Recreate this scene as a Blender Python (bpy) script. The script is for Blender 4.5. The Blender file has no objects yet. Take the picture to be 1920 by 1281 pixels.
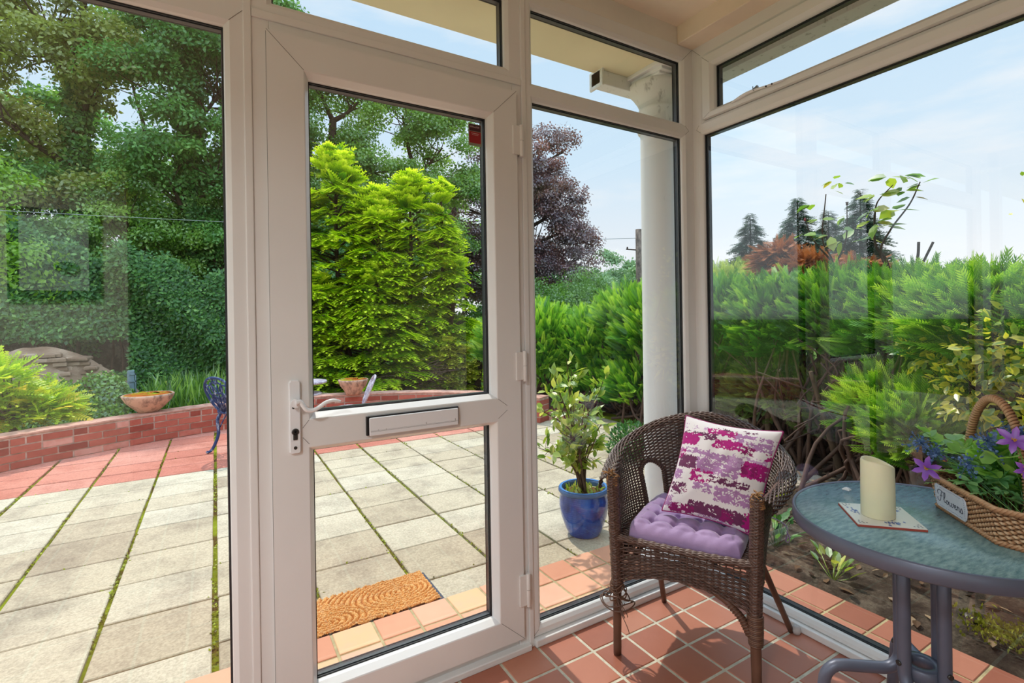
import bpy, bmesh, math, random
import numpy as np
from mathutils import Vector, Matrix

random.seed(7)
rng = np.random.default_rng(7)
PI = math.pi
SC = bpy.context.scene
COL = SC.collection

# ------------------------------------------------------------------ mesh helpers
class MB:
    """collects faces, builds ONE mesh object"""
    def __init__(self):
        self.v = []; self.n = 0; self.f = []          # f: (faces array (m,k), material index, smooth)
        self.t = []                                   # per-vertex tint
    def add(self, verts, faces, mi=0, smooth=False, tint=0.5):
        verts = np.asarray(verts, dtype=np.float64).reshape(-1, 3)
        if len(verts) == 0: return
        base = self.n
        self.v.append(verts); self.n += len(verts)
        tt = np.empty(len(verts)); tt[:] = tint
        self.t.append(tt)
        if isinstance(faces, np.ndarray):
            self.f.append((faces + base, mi, smooth))
        else:
            by = {}
            for fc in faces: by.setdefault(len(fc), []).append(fc)
            for k, fs in by.items():
                self.f.append((np.array(fs, dtype=np.int64) + base, mi, smooth))
    def box(self, x0, x1, y0, y1, z0, z1, mi=0, tint=0.5):
        if x0 > x1: x0, x1 = x1, x0
        if y0 > y1: y0, y1 = y1, y0
        if z0 > z1: z0, z1 = z1, z0
        v = [(x0,y0,z0),(x1,y0,z0),(x1,y1,z0),(x0,y1,z0),(x0,y0,z1),(x1,y0,z1),(x1,y1,z1),(x0,y1,z1)]
        f = [(0,3,2,1),(4,5,6,7),(0,1,5,4),(1,2,6,5),(2,3,7,6),(3,0,4,7)]
        self.add(v, f, mi, False, tint)
    def bbox(self, x0, x1, y0, y1, z0, z1, b=.004, mi=0, tint=0.5):
        """box with a chamfered top edge"""
        v = [(x0,y0,z0),(x1,y0,z0),(x1,y1,z0),(x0,y1,z0),
             (x0,y0,z1-b),(x1,y0,z1-b),(x1,y1,z1-b),(x0,y1,z1-b),
             (x0+b,y0+b,z1),(x1-b,y0+b,z1),(x1-b,y1-b,z1),(x0+b,y1-b,z1)]
        f = [(0,3,2,1),(8,9,10,11)]
        for a in range(4):
            c = (a+1) % 4
            f += [(a, c, c+4, a+4), (a+4, c+4, c+8, a+8)]
        self.add(v, f, mi, False, tint)
    def tube(self, pts, r, k=8, mi=0, smooth=True, cap=True, tint=0.5, flat=1.0, up=None):
        pts = np.asarray(pts, dtype=np.float64); n = len(pts)
        if n < 2: return
        r = np.broadcast_to(np.asarray(r, dtype=np.float64), (n,))
        T = np.gradient(pts, axis=0); T /= np.linalg.norm(T, axis=1)[:, None] + 1e-12
        a = np.array(up if up is not None else ((0,0,1.) if abs(T[0][2]) < .9 else (1.,0,0)))
        N = np.empty_like(T)
        cur = a - T[0]*(a@T[0]); cur /= np.linalg.norm(cur) + 1e-12
        for i in range(n):
            cur = cur - T[i]*(cur@T[i]); cur /= np.linalg.norm(cur) + 1e-12
            N[i] = cur
        B = np.cross(T, N)
        ang = np.linspace(0, 2*PI, k, endpoint=False)
        V = pts[:, None, :] + r[:, None, None]*(np.cos(ang)[None, :, None]*N[:, None, :]*flat + np.sin(ang)[None, :, None]*B[:, None, :])
        i = np.arange(n-1)[:, None]*k; j = np.arange(k)[None, :]; j2 = (j+1) % k
        F = np.stack([i+j, i+j2, i+k+j2, i+k+j], axis=-1).reshape(-1, 4)
        tt = np.repeat(np.broadcast_to(np.asarray(tint, dtype=float), (n,)), k)
        self.add(V.reshape(-1, 3), F, mi, smooth, tt)
        if cap:
            b = self.n - n*k
            self.f.append((np.array([list(range(k-1, -1, -1))]) + b, mi, False))
            self.f.append((np.array([list(range(k))]) + b + (n-1)*k, mi, False))
    def lathe(self, prof, c=(0,0,0), k=32, mi=0, smooth=True, tint=0.5, closed=False):
        prof = np.asarray(prof, dtype=float); n = len(prof)
        ang = np.linspace(0, 2*PI, k, endpoint=False)
        V = np.empty((n, k, 3))
        V[:, :, 0] = prof[:, 0][:, None]*np.cos(ang) + c[0]
        V[:, :, 1] = prof[:, 0][:, None]*np.sin(ang) + c[1]
        V[:, :, 2] = prof[:, 1][:, None] + c[2]
        m = n if closed else n-1
        F = []
        for i in range(m):
            i2 = (i+1) % n
            for j in range(k):
                j2 = (j+1) % k
                F.append((i*k+j, i*k+j2, i2*k+j2, i2*k+j))
        self.add(V.reshape(-1, 3), np.array(F), mi, smooth, tint)
    def grid(self, P, mi=0, smooth=True, tint=0.5, flip=False):
        """P: (a,b,3) array"""
        a, b = P.shape[:2]
        i = np.arange(a-1)[:, None]*b; j = np.arange(b-1)[None, :]
        F = np.stack([i+j, i+j+1, i+b+j+1, i+b+j], axis=-1).reshape(-1, 4)
        if flip: F = F[:, ::-1]
        tt = tint if np.isscalar(tint) else np.asarray(tint).reshape(-1)
        self.add(P.reshape(-1, 3), F, mi, smooth, tt)
    def inst(self, tv, tf, pos, rot, scale, mi=0, tint=None, ttint=None, smooth=False):
        """template verts tv (k,3), faces tf (m,q); pos (N,3), rot (N,3,3) columns = axes, scale (N,) ; tint (N,) + ttint (k,)"""
        N = len(pos); k = len(tv)
        if N == 0: return
        sc = np.asarray(scale, dtype=float)
        if sc.ndim == 1: L = tv[None]*sc[:, None, None]
        else: L = tv[None]*sc[:, None, :]
        V = np.einsum('nij,nkj->nki', rot, L) + pos[:, None, :]
        F = (tf[None] + (np.arange(N)*k)[:, None, None]).reshape(-1, tf.shape[1])
        t = np.full((N, k), .5)
        if tint is not None: t = np.repeat(np.asarray(tint)[:, None], k, 1)
        if ttint is not None: t = t + ttint[None]
        self.add(V.reshape(-1, 3), F, mi, smooth, np.clip(t, 0, 1).reshape(-1))
    def build(self, name, mats, parent=None, fix=False, bevel=None, tint=True):
        me = bpy.data.meshes.new(name)
        V = np.concatenate(self.v) if self.v else np.zeros((0, 3))
        me.vertices.add(len(V)); me.vertices.foreach_set('co', V.astype(np.float32).ravel())
        li = []; ls = []; lt = []; mi = []; sm = []; off = 0
        for F, m, s in self.f:
            k = F.shape[1]; q = len(F)
            li.append(F.ravel()); ls.append(off + np.arange(q)*k); lt.append(np.full(q, k))
            mi.append(np.full(q, m)); sm.append(np.full(q, s)); off += q*k
        li = np.concatenate(li).astype(np.int32)
        me.loops.add(len(li)); me.loops.foreach_set('vertex_index', li)
        ls = np.concatenate(ls).astype(np.int32)
        me.polygons.add(len(ls)); me.polygons.foreach_set('loop_start', ls)
        me.polygons.foreach_set('loop_total', np.concatenate(lt).astype(np.int32))
        me.polygons.foreach_set('material_index', np.concatenate(mi).astype(np.int32))
        me.polygons.foreach_set('use_smooth', np.concatenate(sm).astype(bool))
        me.update(calc_edges=True); me.validate()
        if tint and len(me.vertices) == len(V):
            at = me.attributes.new('tint', 'FLOAT', 'POINT')
            at.data.foreach_set('value', np.concatenate(self.t).astype(np.float32))
        if not isinstance(mats, (list, tuple)): mats = [mats]
        for m in mats: me.materials.append(m)
        if fix:
            bm = bmesh.new(); bm.from_mesh(me)
            bmesh.ops.recalc_face_normals(bm, faces=bm.faces); bm.to_mesh(me); bm.free()
        ob = bpy.data.objects.new(name, me); COL.objects.link(ob)
        if parent is not None: put(ob, parent)
        if bevel:
            md = ob.modifiers.new('bevel', 'BEVEL'); md.width = bevel; md.segments = 2; md.limit_method = 'ANGLE'
        return ob

def put(ob, parent):
    """parent a mesh built in world coordinates, keeping it where it is"""
    ob.parent = parent
    loc = Vector((0, 0, 0)); p = parent
    while p is not None:
        loc += Vector(p.location); p = p.parent
    ob.location = -loc if ob.type == 'MESH' else ob.location
    # children of children: parents built the same way already sit at -loc, so their sum is 0
    return ob

def empty(name, loc=(0, 0, 0)):
    o = bpy.data.objects.new(name, None); COL.objects.link(o); o.location = loc
    o.empty_display_size = .1
    return o
def tag(o, label=None, cat=None, group=None, kind=None):
    if label: o['label'] = label
    if cat: o['category'] = cat
    if group: o['group'] = group
    if kind: o['kind'] = kind
    return o
def thing(name, loc, label, cat, group=None):
    return tag(empty(name, loc), label, cat, group)
def struct(name, loc=(0, 0, 0)):
    return tag(empty(name, loc), kind='structure')

def unit(v):
    v = np.asarray(v, dtype=float); return v/(np.linalg.norm(v, axis=-1, keepdims=True)+1e-12)
def frames(x, up):
    """rotation matrices (N,3,3) with columns X (along x), Y, Z close to up"""
    x = unit(x); z = up - x*np.sum(up*x, axis=1, keepdims=True); z = unit(z); y = np.cross(z, x)
    return np.stack([x, y, z], axis=-1)
def rand_dirs(n):
    return unit(rng.normal(size=(n, 3)))
def spline(pts, n):
    """Catmull-Rom through points"""
    p = np.asarray(pts, dtype=float)
    p = np.vstack([2*p[0]-p[1], p, 2*p[-1]-p[-2]])
    m = len(p)-3
    t = np.linspace(0, m-1e-9, n); i = t.astype(int); u = (t-i)[:, None]
    a, b, c, d = p[i], p[i+1], p[i+2], p[i+3]
    return .5*((2*b)+(-a+c)*u+(2*a-5*b+4*c-d)*u**2+(-a+3*b-3*c+d)*u**3)
def vnoise(shape, cells, seed=0):
    """smooth 2-D value noise in [0,1] on a grid"""
    r = np.random.default_rng(seed); g = r.random((cells[0]+2, cells[1]+2))
    y = np.linspace(0, cells[0], shape[0]); x = np.linspace(0, cells[1], shape[1])
    yi = np.minimum(y.astype(int), cells[0]); xi = np.minimum(x.astype(int), cells[1])
    fy = (y-yi)[:, None]; fx = (x-xi)[None]; fy = fy*fy*(3-2*fy); fx = fx*fx*(3-2*fx)
    A = g[yi][:, xi]; B = g[yi][:, xi+1]; Cc = g[yi+1][:, xi]; D = g[yi+1][:, xi+1]
    return (A*(1-fx)+B*fx)*(1-fy)+(Cc*(1-fx)+D*fx)*fy

# ------------------------------------------------------------------ materials
def srgb(r, g, b):
    f = lambda c: (c/255/12.92 if c <= 10 else ((c/255+.055)/1.055)**2.4)
    return (f(r), f(g), f(b), 1)
class Mt:
    def __init__(self, name):
        self.m = bpy.data.materials.new(name); self.m.use_nodes = True
        self.nt = self.m.node_tree; self.nt.nodes.clear()
        self.out = self.nt.nodes.new('ShaderNodeOutputMaterial')
    def n(self, t, **kw):
        nd = self.nt.nodes.new('ShaderNode'+t)
        for k, v in kw.items():
            if hasattr(nd, k) and k not in nd.inputs: setattr(nd, k, v)
            else: nd.inputs[k].default_value = v
        return nd
    def l(self, a, b): self.nt.links.new(a, b)
    def coords(self, scale=1.0, kind='Object'):
        tc = self.n('TexCoord'); mp = self.n('Mapping')
        mp.inputs['Scale'].default_value = scale if isinstance(scale, tuple) else (scale,)*3
        self.l(tc.outputs[kind], mp.inputs['Vector']); return mp.outputs['Vector']
    def noise(self, scale, detail=4, rough=.55, vec=None):
        nz = self.n('TexNoise'); nz.inputs['Scale'].default_value = scale; nz.inputs['Detail'].default_value = detail
        nz.inputs['Roughness'].default_value = rough
        self.l(vec if vec is not None else self.coords(), nz.inputs['Vector']); return nz.outputs['Fac']
    def ramp(self, fac, stops):
        r = self.n('ValToRGB'); e = r.color_ramp.elements
        while len(e) > 1: e.remove(e[-1])
        e[0].position = stops[0][0]; e[0].color = stops[0][1]
        for p, c in stops[1:]:
            k = e.new(p); k.color = c
        if fac is not None: self.l(fac, r.inputs['Fac'])
        return r.outputs['Color']
    def mix(self, fac, a, b, mode='MIX'):
        x = self.n('Mix'); x.data_type = 'RGBA'; x.blend_type = mode
        for s, v in ((0, fac), (6, a), (7, b)):
            if hasattr(v, 'links'): self.l(v, x.inputs[s])
            else: x.inputs[s].default_value = v
        return x.outputs[2]
    def math(self, op, a, b=0.0, clamp=False):
        x = self.n('Math'); x.operation = op; x.use_clamp = clamp
        for s, v in ((0, a), (1, b)):
            if hasattr(v, 'links'): self.l(v, x.inputs[s])
            else: x.inputs[s].default_value = v
        return x.outputs[0]
    def attr(self, name):
        a = self.n('Attribute'); a.attribute_name = name; return a
    def bump(self, h, strength=.3, dist=.002):
        b = self.n('Bump'); b.inputs['Strength'].default_value = strength; b.inputs['Distance'].default_value = dist
        self.l(h, b.inputs['Height']); return b.outputs['Normal']
    def bsdf(self, color, rough=.5, normal=None, spec=.5, metal=0, **kw):
        p = self.n('BsdfPrincipled')
        for k, v in (('Base Color', color), ('Roughness', rough), ('Specular IOR Level', spec), ('Metallic', metal)):
            if hasattr(v, 'links'): self.l(v, p.inputs[k])
            else: p.inputs[k].default_value = v
        for k, v in kw.items(): p.inputs[k].default_value = v
        if normal is not None: self.l(normal, p.inputs['Normal'])
        self.l(p.outputs[0], self.out.inputs['Surface']); return p
def simple(name, col, rough=.5, var=.12, vscale=8, bump=None, spec=.5, metal=0, **kw):
    t = Mt(name); c = col
    if var:
        lo = tuple(x*(1-var) for x in col[:3])+(1,); hi = tuple(min(1, x*(1+var)) for x in col[:3])+(1,)
        c = t.ramp(t.noise(vscale, 5), [(.3, lo), (.7, hi)])
    nm = t.bump(t.noise(bump[0], 6), bump[1], bump[2] if len(bump) > 2 else .002) if bump else None
    t.bsdf(c, rough, nm, spec, metal, **kw); return t.m
def tinted(name, stops, rough=.6, bump=None, noise=.25, nscale=20, spec=.4):
    """colour from the mesh's own 'tint' value (each tile, brick or strand its own shade)"""
    t = Mt(name); f = t.attr('tint').outputs['Fac']
    if noise:
        f = t.math('ADD', f, t.math('MULTIPLY', t.math('SUBTRACT', t.noise(nscale, 5, .65), .5), noise*2))
    nm = t.bump(t.noise(bump[0], 6), bump[1], bump[2]) if bump else None
    t.bsdf(t.ramp(f, stops), rough, nm, spec); return t.m
def leaf(name, stops, trans=.35, gloss=.06, rough=.4):
    t = Mt(name); f = t.attr('tint').outputs['Fac']; c = t.ramp(f, stops)
    d = t.n('BsdfDiffuse'); t.l(c, d.inputs['Color'])
    tr = t.n('BsdfTranslucent'); t.l(t.mix(1, c, (1.25, 1.25, .8, 1), 'MULTIPLY'), tr.inputs['Color'])
    a = t.n('MixShader'); a.inputs[0].default_value = trans; t.l(d.outputs[0], a.inputs[1]); t.l(tr.outputs[0], a.inputs[2])
    g = t.n('BsdfGlossy'); g.inputs['Roughness'].default_value = rough; g.inputs['Color'].default_value = (1, 1, 1, 1)
    b = t.n('MixShader'); b.inputs[0].default_value = gloss; t.l(a.outputs[0], b.inputs[1]); t.l(g.outputs[0], b.inputs[2])
    t.l(b.outputs[0], t.out.inputs['Surface']); return t.m
def pane_mat(name, tint, f0):
    """clear pane: see-through with the reflection of both faces, stronger at a glance"""
    t = Mt(name)
    lw = t.n('LayerWeight'); lw.inputs['Blend'].default_value = .5
    p = t.math('POWER', lw.outputs['Facing'], 4.0)
    f = t.math('ADD', t.math('MULTIPLY', p, .55), f0, True)
    geo = t.n('NewGeometry')
    f = t.math('MULTIPLY', f, t.math('SUBTRACT', 1.0, geo.outputs['Backfacing']))
    tr = t.n('BsdfTransparent'); tr.inputs['Color'].default_value = tint
    g = t.n('BsdfGlossy'); g.inputs['Roughness'].default_value = 0.0; g.inputs['Color'].default_value = (.95, 1, 1, 1)
    m = t.n('MixShader'); t.l(f, m.inputs[0]); t.l(tr.outputs[0], m.inputs[1]); t.l(g.outputs[0], m.inputs[2])
    t.l(m.outputs[0], t.out.inputs['Surface']); return t.m

UPVC = simple('upvc_white', (.82, .805, .785, 1), .32, .025, 3, None, .45)
UPVC_LINE = simple('upvc_joint', (.20, .18, .16, 1), .6, 0)
GASKET = simple('rubber_gasket', (.012, .012, .014, 1), .55, 0)
SPACER = simple('glazing_spacer', (.035, .04, .05, 1), .35, .2, 30)
GLASS = pane_mat('window_glass', (.985, .988, .98, 1), .08)
PAINT = simple('ceiling_paint', (.95, .84, .69, 1), .7, .05, 2.5, (60, .15, .002), .25)
HEADP = simple('header_paint', (.82, .77, .70, 1), .6, .05, 4, None, .3)
BULKP = simple('bulkhead_paint', (.92, .79, .63, 1), .65, .06, 5, (25, .2, .003), .25)
SOFFIT = simple('soffit_cream', (.84, .77, .52, 1), .7, .07, 3, (40, .2, .002), .2)
def stained(name, base, stain, scale, lo, hi, rough=.6):
    t = Mt(name); v = t.coords((scale, scale, scale*.45))
    f = t.ramp(t.noise(1.0, 8, .7, v), [(lo, (0,0,0,1)), (hi, (1,1,1,1))])
    t.bsdf(t.mix(f, base, stain), rough, None, .3); return t.m
COLWHITE = stained('column_white', (.86, .87, .88, 1), (.30, .29, .24, 1), 14, .62, .84)
MOULDY = stained('mouldy_white', (.80, .80, .77, 1), (.10, .10, .075, 1), 26, .56, .80)
GUTTER = stained('gutter_white', (.80, .81, .78, 1), (.22, .23, .18, 1), 30, .56, .75)
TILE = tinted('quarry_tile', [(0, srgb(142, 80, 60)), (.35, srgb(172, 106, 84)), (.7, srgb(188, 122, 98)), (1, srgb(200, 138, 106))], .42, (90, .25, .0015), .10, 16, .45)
TILE_OUT = tinted('weathered_tile', [(0, srgb(200, 128, 98)), (.5, srgb(222, 160, 128)), (.85, srgb(228, 176, 148)), (1, srgb(232, 184, 138))], .7, (90, .3, .0015), .12, 14, .3)
GROUT = simple('grout', srgb(205, 198, 178), .85, .22, 25, (150, .4, .002), .2)
GROUT_OUT = simple('weathered_grout', srgb(176, 158, 118), .9, .3, 18, (150, .4, .002), .2)
# ------------------------------------------------------------------ the room
# corner of the two glazed walls at the origin; the room is at x < 0, y < 0; floor z = 0
TFA = lambda a, z, d: (a, d, z)          # door wall: a = x, d = outward (+y)
TFB = lambda a, z, d: (d, a, z)          # side wall: a = y, d = outward (+x)

def ring(mb, inner, prof, tf, outer=None, mi=0):
    """mitred ring: prof = [(e, d)] e = offset into the opening from the inner rectangle, or ('o', d) on the outer one"""
    def corners(e):
        a0, z0, a1, z1 = outer if e == 'o' else (inner[0]+e, inner[1]+e, inner[2]-e, inner[3]-e)
        return [(a0, z0), (a1, z0), (a1, z1), (a0, z1)]
    n = len(prof); V = []
    for e, d in prof:
        for a, z in corners(e): V.append(tf(a, z, d))
    F = []
    for i in range(n):
        j = (i+1) % n
        for c in range(4):
            c2 = (c+1) % 4
            F.append((i*4+c, i*4+c2, j*4+c2, j*4+c))
    mb.add(V, F, mi)
def bar(mb, a0, a1, z0, z1, d0, d1, tf, mi=0):
    p = tf(a0, z0, d0); q = tf(a1, z1, d1)
    mb.box(p[0], q[0], p[1], q[1], p[2], q[2], mi)
FPROF = [('o', 0), (-.015, 0), (-.003, .009), (0, .014), (0, .027), (-.012, .027), (-.012, .053), (-.008, .053), (-.010, .066), ('o', .066)]
def glazing(parent, inner, tf, outer, front=0.0, name='frame', prof=None, mitre=True):
    """frame + gasket + spacer + pane for one opening"""
    sh = lambda P: [(e, d+front) for e, d in P]
    m = MB(); ring(m, inner, sh(prof or FPROF), tf, outer)
    m.build(name, [UPVC], parent, fix=True)
    g = MB()
    ring(g, inner, sh([(-.002, .0215), (.0035, .0225), (.0035, .0272), (-.002, .0272)]), tf)
    ring(g, inner, sh([(-.011, .031), (.0055, .031), (.0055, .049), (-.011, .049)]), tf, mi=1)
    ring(g, inner, sh([(-.006, .0530), (.0045, .0530), (.0045, .0575), (-.006, .0575)]), tf)
    g.build('gasket', [GASKET, SPACER], parent, fix=True)
    p = MB(); e = .0105
    bar(p, inner[0]-e, inner[2]+e, inner[1]-e, inner[3]+e, front+.0276, front+.0526, tf)
    pg = p.build('glass_pane', [GLASS], parent, fix=True)
    return pg
def mitres(parent, lines, tf):
    """hairline joints of the welded corners"""
    m = MB()
    for (a0, z0, a1, z1, d) in lines:
        p = np.array(tf(a0, z0, d)); q = np.array(tf(a1, z1, d))
        m.tube([p, q], .0007, 4, smooth=False)
    m.build('corner_joint', [UPVC_LINE], parent)

# --- door wall ---------------------------------------------------------------
w1 = struct('window_1', (-2.7, 0, 0))
glazing(w1, (-3.32, .115, -1.896, 2.050), TFA, (-3.44, .03, -1.849, 2.110))
mitres(w1, [(-1.883, 2.064, -1.849, 2.100, -.0004)], TFA)
w2 = struct('window_2', (-.45, 0, 0))
glazing(w2, (-.885, .067, -.067, 2.048), TFA, (-.9235, .03, 0, 2.0825))
glazing(w2, (-.886, 2.116, -.069, 2.402), TFA, (-.9235, 2.0825, 0, 2.467))
mitres(w2, [(-.070, 2.402, -.002, 2.466, -.0004), (-.054, 2.063, -.030, 2.0825, -.0004), (-.054, 2.103, -.030, 2.0825, -.0004), (-.900, .052, -.9235, .032, -.0004)], TFA)
w4 = struct('window_4', (-1.4, 0, 2.1))
glazing(w4, (-1.774, 2.150, -1.006, 2.402), TFA, (-1.828, 2.113, -.943, 2.467))
w5 = struct('window_5', (-2.7, 0, 2.1))
glazing(w5, (-3.32, 2.17, -1.896, 2.402), TFA, (-3.44, 2.110, -1.849, 2.467))
t1 = MB()
bar(t1, -1.849, -1.828, .03, 2.467, -.005, .07, TFA)
t1.build('trim_1', [UPVC], None, bevel=.003)['kind'] = 'structure'
t2 = MB(); bar(t2, -.943, -.9235, 0, 2.467, -.007, .07, TFA)
t2.build('trim_2', [UPVC], None, bevel=.003)['kind'] = 'structure'
t3 = MB()
bar(t3, -.9235, .0, 0, .0275, -.022, .02, TFA); bar(t3, -3.44, -1.828, 0, .03, -.022, .02, TFA)
bar(t3, -3.44, .075, 0, .03, .02, .095, TFA)
t3.build('trim_3', [UPVC], None, bevel=.004)['kind'] = 'structure'
# door: frame + leaf
d1 = struct('door_1', (-1.385, 0, 0))
m = MB()
bar(m, -1.828, -1.783, .0, 2.095, 0, .07, TFA); bar(m, -.981, -.943, .0, 2.095, 0, .07, TFA)
bar(m, -1.783, -.981, 2.048, 2.095, 0, .07, TFA)
m.build('door_frame', [UPVC], d1, bevel=.002)
m = MB(); bar(m, -1.8275, -.9435, 2.0895, 2.113, -.006, .06, TFA)
m.build('head_strip', [UPVC], d1, bevel=.002)
m = MB(); bar(m, -1.783, -.981, .0, .047, .006, .075, TFA); bar(m, -1.828, -.943, 0, .022, -.022, .01, TFA)
m.build('threshold', [UPVC], d1, bevel=.003)
LPROF = [('o', -.0165), (-.016, -.0165), (-.013, -.0145), (-.001, .008), (0, .012), (0, .027), (-.012, .027), (-.012, .053), (-.008, .053), (-.010, .060), ('o', .060)]
def leafglaze(inner, outer, name):
    glazing(d1, inner, TFA, outer, 0, name, LPROF)
leafglaze((-1.679, .955, -1.083, 1.948), (-1.792, .900, -.972, 2.058), 'door_leaf')
leafglaze((-1.680, .152, -1.085, .844), (-1.792, .052, -.972, .900), 'door_leaf')
mitres(d1, [(-1.792, 2.058, -1.695, 1.964, -.0169), (-.972, 2.058, -1.067, 1.964, -.0169), (-1.067, .137, -.972, .052, -.0169),
            (-1.067, .939, -1.03, .912, -.0169), (-1.067, .869, -1.03, .896, -.0169), (-1.695, .939, -1.712, .918, -.0169), (-1.695, .869, -1.712, .89, -.0169),
            (-1.7925, .06, -1.7925, 2.055, -.010), (-1.79, 2.0585, -.975, 2.0585, -.008), (-.9715, .06, -.9715, 2.05, -.008)], TFA)
# hinges
HINGE = simple('hinge_white', (.80, .775, .745, 1), .35, .03, 6)
for z0, z1 in ((1.825, 1.930), (1.000, 1.102), (.174, .285)):
    m = MB()
    bar(m, -.991, -.9625, z0, z1, -.0235, -.0160, TFA)
    m.tube([(-.9565, -.0235, z0-.006), (-.9565, -.0235, z1+.004)], .0072, 12)
    bar(m, -.9595, -.9435, z0-.004, z0+(z1-z0)*.48, -.012, .001, TFA)
    m.tube([(-.9565, -.0235, z0+(z1-z0)*.5-.0006), (-.9565, -.0235, z0+(z1-z0)*.5+.0006)], .0076, 12, mi=1)
    m.build('hinge', [HINGE, UPVC_LINE], d1, bevel=.0012)
# handle
HW = simple('handle_white', (.86, .86, .87, 1), .25, .02, 5, None, .5)
BRASS = simple('lock_metal', (.08, .075, .07, 1), .35, .2, 90, None, .5, .7)
BLACK = simple('black_plastic', (.010, .010, .012, 1), .4, 0)
m = MB()
def plate(m, a0, a1, z0, z1, d0, d1, c, tf, mi=0):
    V = []
    for d, e in ((d0, 0), (d0+(d1-d0)*.6, 0), (d1, c*.5)):
        for a, z in ((a0+c+e*.3, z0+e), (a1-c-e*.3, z0+e), (a1-e, z0+c+e), (a1-e, z1-c-e), (a1-c-e*.3, z1-e), (a0+c+e*.3, z1-e), (a0+e, z1-c-e), (a0+e, z0+c+e)):
            V.append(tf(a, z, d))
    F = [tuple(range(8)), tuple(range(23, 15, -1))]
    for l in range(2):
        for i in range(8):
            j = (i+1) % 8; F.append((l*8+i, l*8+j, l*8+8+j, l*8+8+i))
    m.add(V, F, mi)
plate(m, -1.7485, -1.7185, .848, 1.059, -.0165, -.0285, .005, TFA)
hnd = m.build('handle', [HW], d1, fix=True)
m = MB()
m.tube([(-1.7335, -.027, .995), (-1.7335, -.049, .995)], .0125, 20)
lev = spline([(-1.7335, -.052, .9985), (-1.722, -.053, .9995), (-1.715, -.054, .9885), (-1.706, -.055, .976), (-1.690, -.055, .9725), (-1.672, -.055, .980), (-1.655, -.055, .991), (-1.635, -.055, .9955), (-1.613, -.055, .9905)], 44)
m.tube(lev, np.interp(np.linspace(0, 1, 44), [0, .12, .5, .9, 1], [.0105, .0085, .0075, .0068, .004]), 12, flat=.8)
m.build('lever', [HW], hnd)
m = MB()
m.tube([(-1.7335, -.0275, .9115), (-1.7335, -.0315, .9115)], .0098, 20)
bar(m, -1.7395, -1.7275, .888, .909, -.0315, -.0278, TFA)
m.build('lock_cylinder', [BRASS], hnd, bevel=.002)
m = MB()
m.tube([(-1.7335, -.0284, .9135), (-1.7335, -.0325, .9135)], .0042, 14)
bar(m, -1.7352, -1.7318, .902, .9135, -.0325, -.030, TFA)
m.build('keyhole', [BLACK], hnd)
m = MB()
m.tube([(-1.7335, -.0282, .8655), (-1.7335, -.0297, .8655)], .0048, 14)
m.build('screw_head', [BRASS], hnd); m = MB()
m.tube([(-1.7375, -.0282, .981), (-1.7375, -.0292, .981)], .0036, 12)
m.build('screw_head', [BRASS], hnd)
# letterbox
m = MB(); bar(m, -1.5325, -1.2245, .8715, .9315, -.0265, -.0160, TFA)
lb = m.build('letterbox', [BLACK], d1, bevel=.002)
m = MB(); bar(m, -1.5245, -1.2285, .8705, .9265, -.0330, -.0262, TFA)
m.build('flap', [HW], lb, bevel=.0025)
m = MB(); bar(m, -1.5215, -1.2315, .8832, .8838, -.0334, -.0329, TFA); bar(m, -1.5215, -1.2315, .8860, .8863, -.0334, -.0329, TFA)
for a in (-1.498, -1.474, -1.343, -1.2405): bar(m, a, a+.0014, .886, .8935 if a > -1.4 else .8885, -.0334, -.0329, TFA)
m.build('flap_mark', [UPVC_LINE], lb)
# sticker on the door glass (seen from behind)
STK = MB(); zb = .0258
RED = simple('sticker_red', srgb(150, 18, 28), .5, .08, 60); DKR = simple('sticker_dark', srgb(62, 22, 32), .5, 0)
GRY = simple('sticker_edge', srgb(132, 132, 110), .5, 0); STW = simple('sticker_print', srgb(205, 170, 165), .5, 0)
bar(STK, -1.1465, -1.0955, 1.846, 1.924, zb, .0274, TFA, 2)
bar(STK, -1.1435, -1.0985, 1.8555, 1.8965, zb-.0003, .027, TFA, 0)
bar(STK, -1.1435, -1.0985, 1.8985, 1.9215, zb-.0003, .027, TFA, 1)
bar(STK, -1.1365, -1.1055, 1.8895, 1.8908, zb-.0006, zb, TFA, 3); bar(STK, -1.1335, -1.1085, 1.8845, 1.8856, zb-.0006, zb, TFA, 3)
for k, h in enumerate((6, 6, 4, 6, 6)):
    a = -1.1395+k*.0074
    bar(STK, a, a+.0012, 1.9100, 1.9100+h*.0011, zb-.0006, zb, TFA, 3); bar(STK, a+.0040, a+.0052, 1.9100, 1.9100+h*.0011, zb-.0006, zb, TFA, 3)
    bar(STK, a, a+.0052, 1.9125+(k % 2)*.0015, 1.9137+(k % 2)*.0015, zb-.0006, zb, TFA, 3)
s = STK.build('sticker', [RED, DKR, GRY, STW], d1); s['label'] = 'small red and black sticker on the glass'

# --- side wall ---------------------------------------------------------------
w3 = struct('window_3', (0, -.9, 0))
glazing(w3, (-2.55, .059, -.049, 2.058), TFB, (-2.62, .03, 0, 2.086))
SP2 = [('o', -.004), (-.020, -.004), (-.006, .006), (0, .012), (0, .027), (-.012, .027), (-.012, .053), (-.008, .053), (-.010, .066), ('o', .066)]
m = MB(); ring(m, (-2.50, 2.118, -.0605, 2.405), [('o', 0), (-.014, 0), (0, .010), (0, .066), ('o', .066)], TFB, (-2.62, 2.086, 0, 2.467))
m.build('frame', [UPVC], w3, fix=True)
SASHP = [('o', -.010), (-.016, -.010), (-.003, .004), (0, .012), (0, .027), (-.012, .027), (-.012, .053), (-.008, .053), (-.010, .062), ('o', .062)]
glazing(w3, (-2.44, 2.157, -.118, 2.349), TFB, (-2.498, 2.1205, -.0625, 2.4030), 0, 'opening_sash', SASHP)
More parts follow.
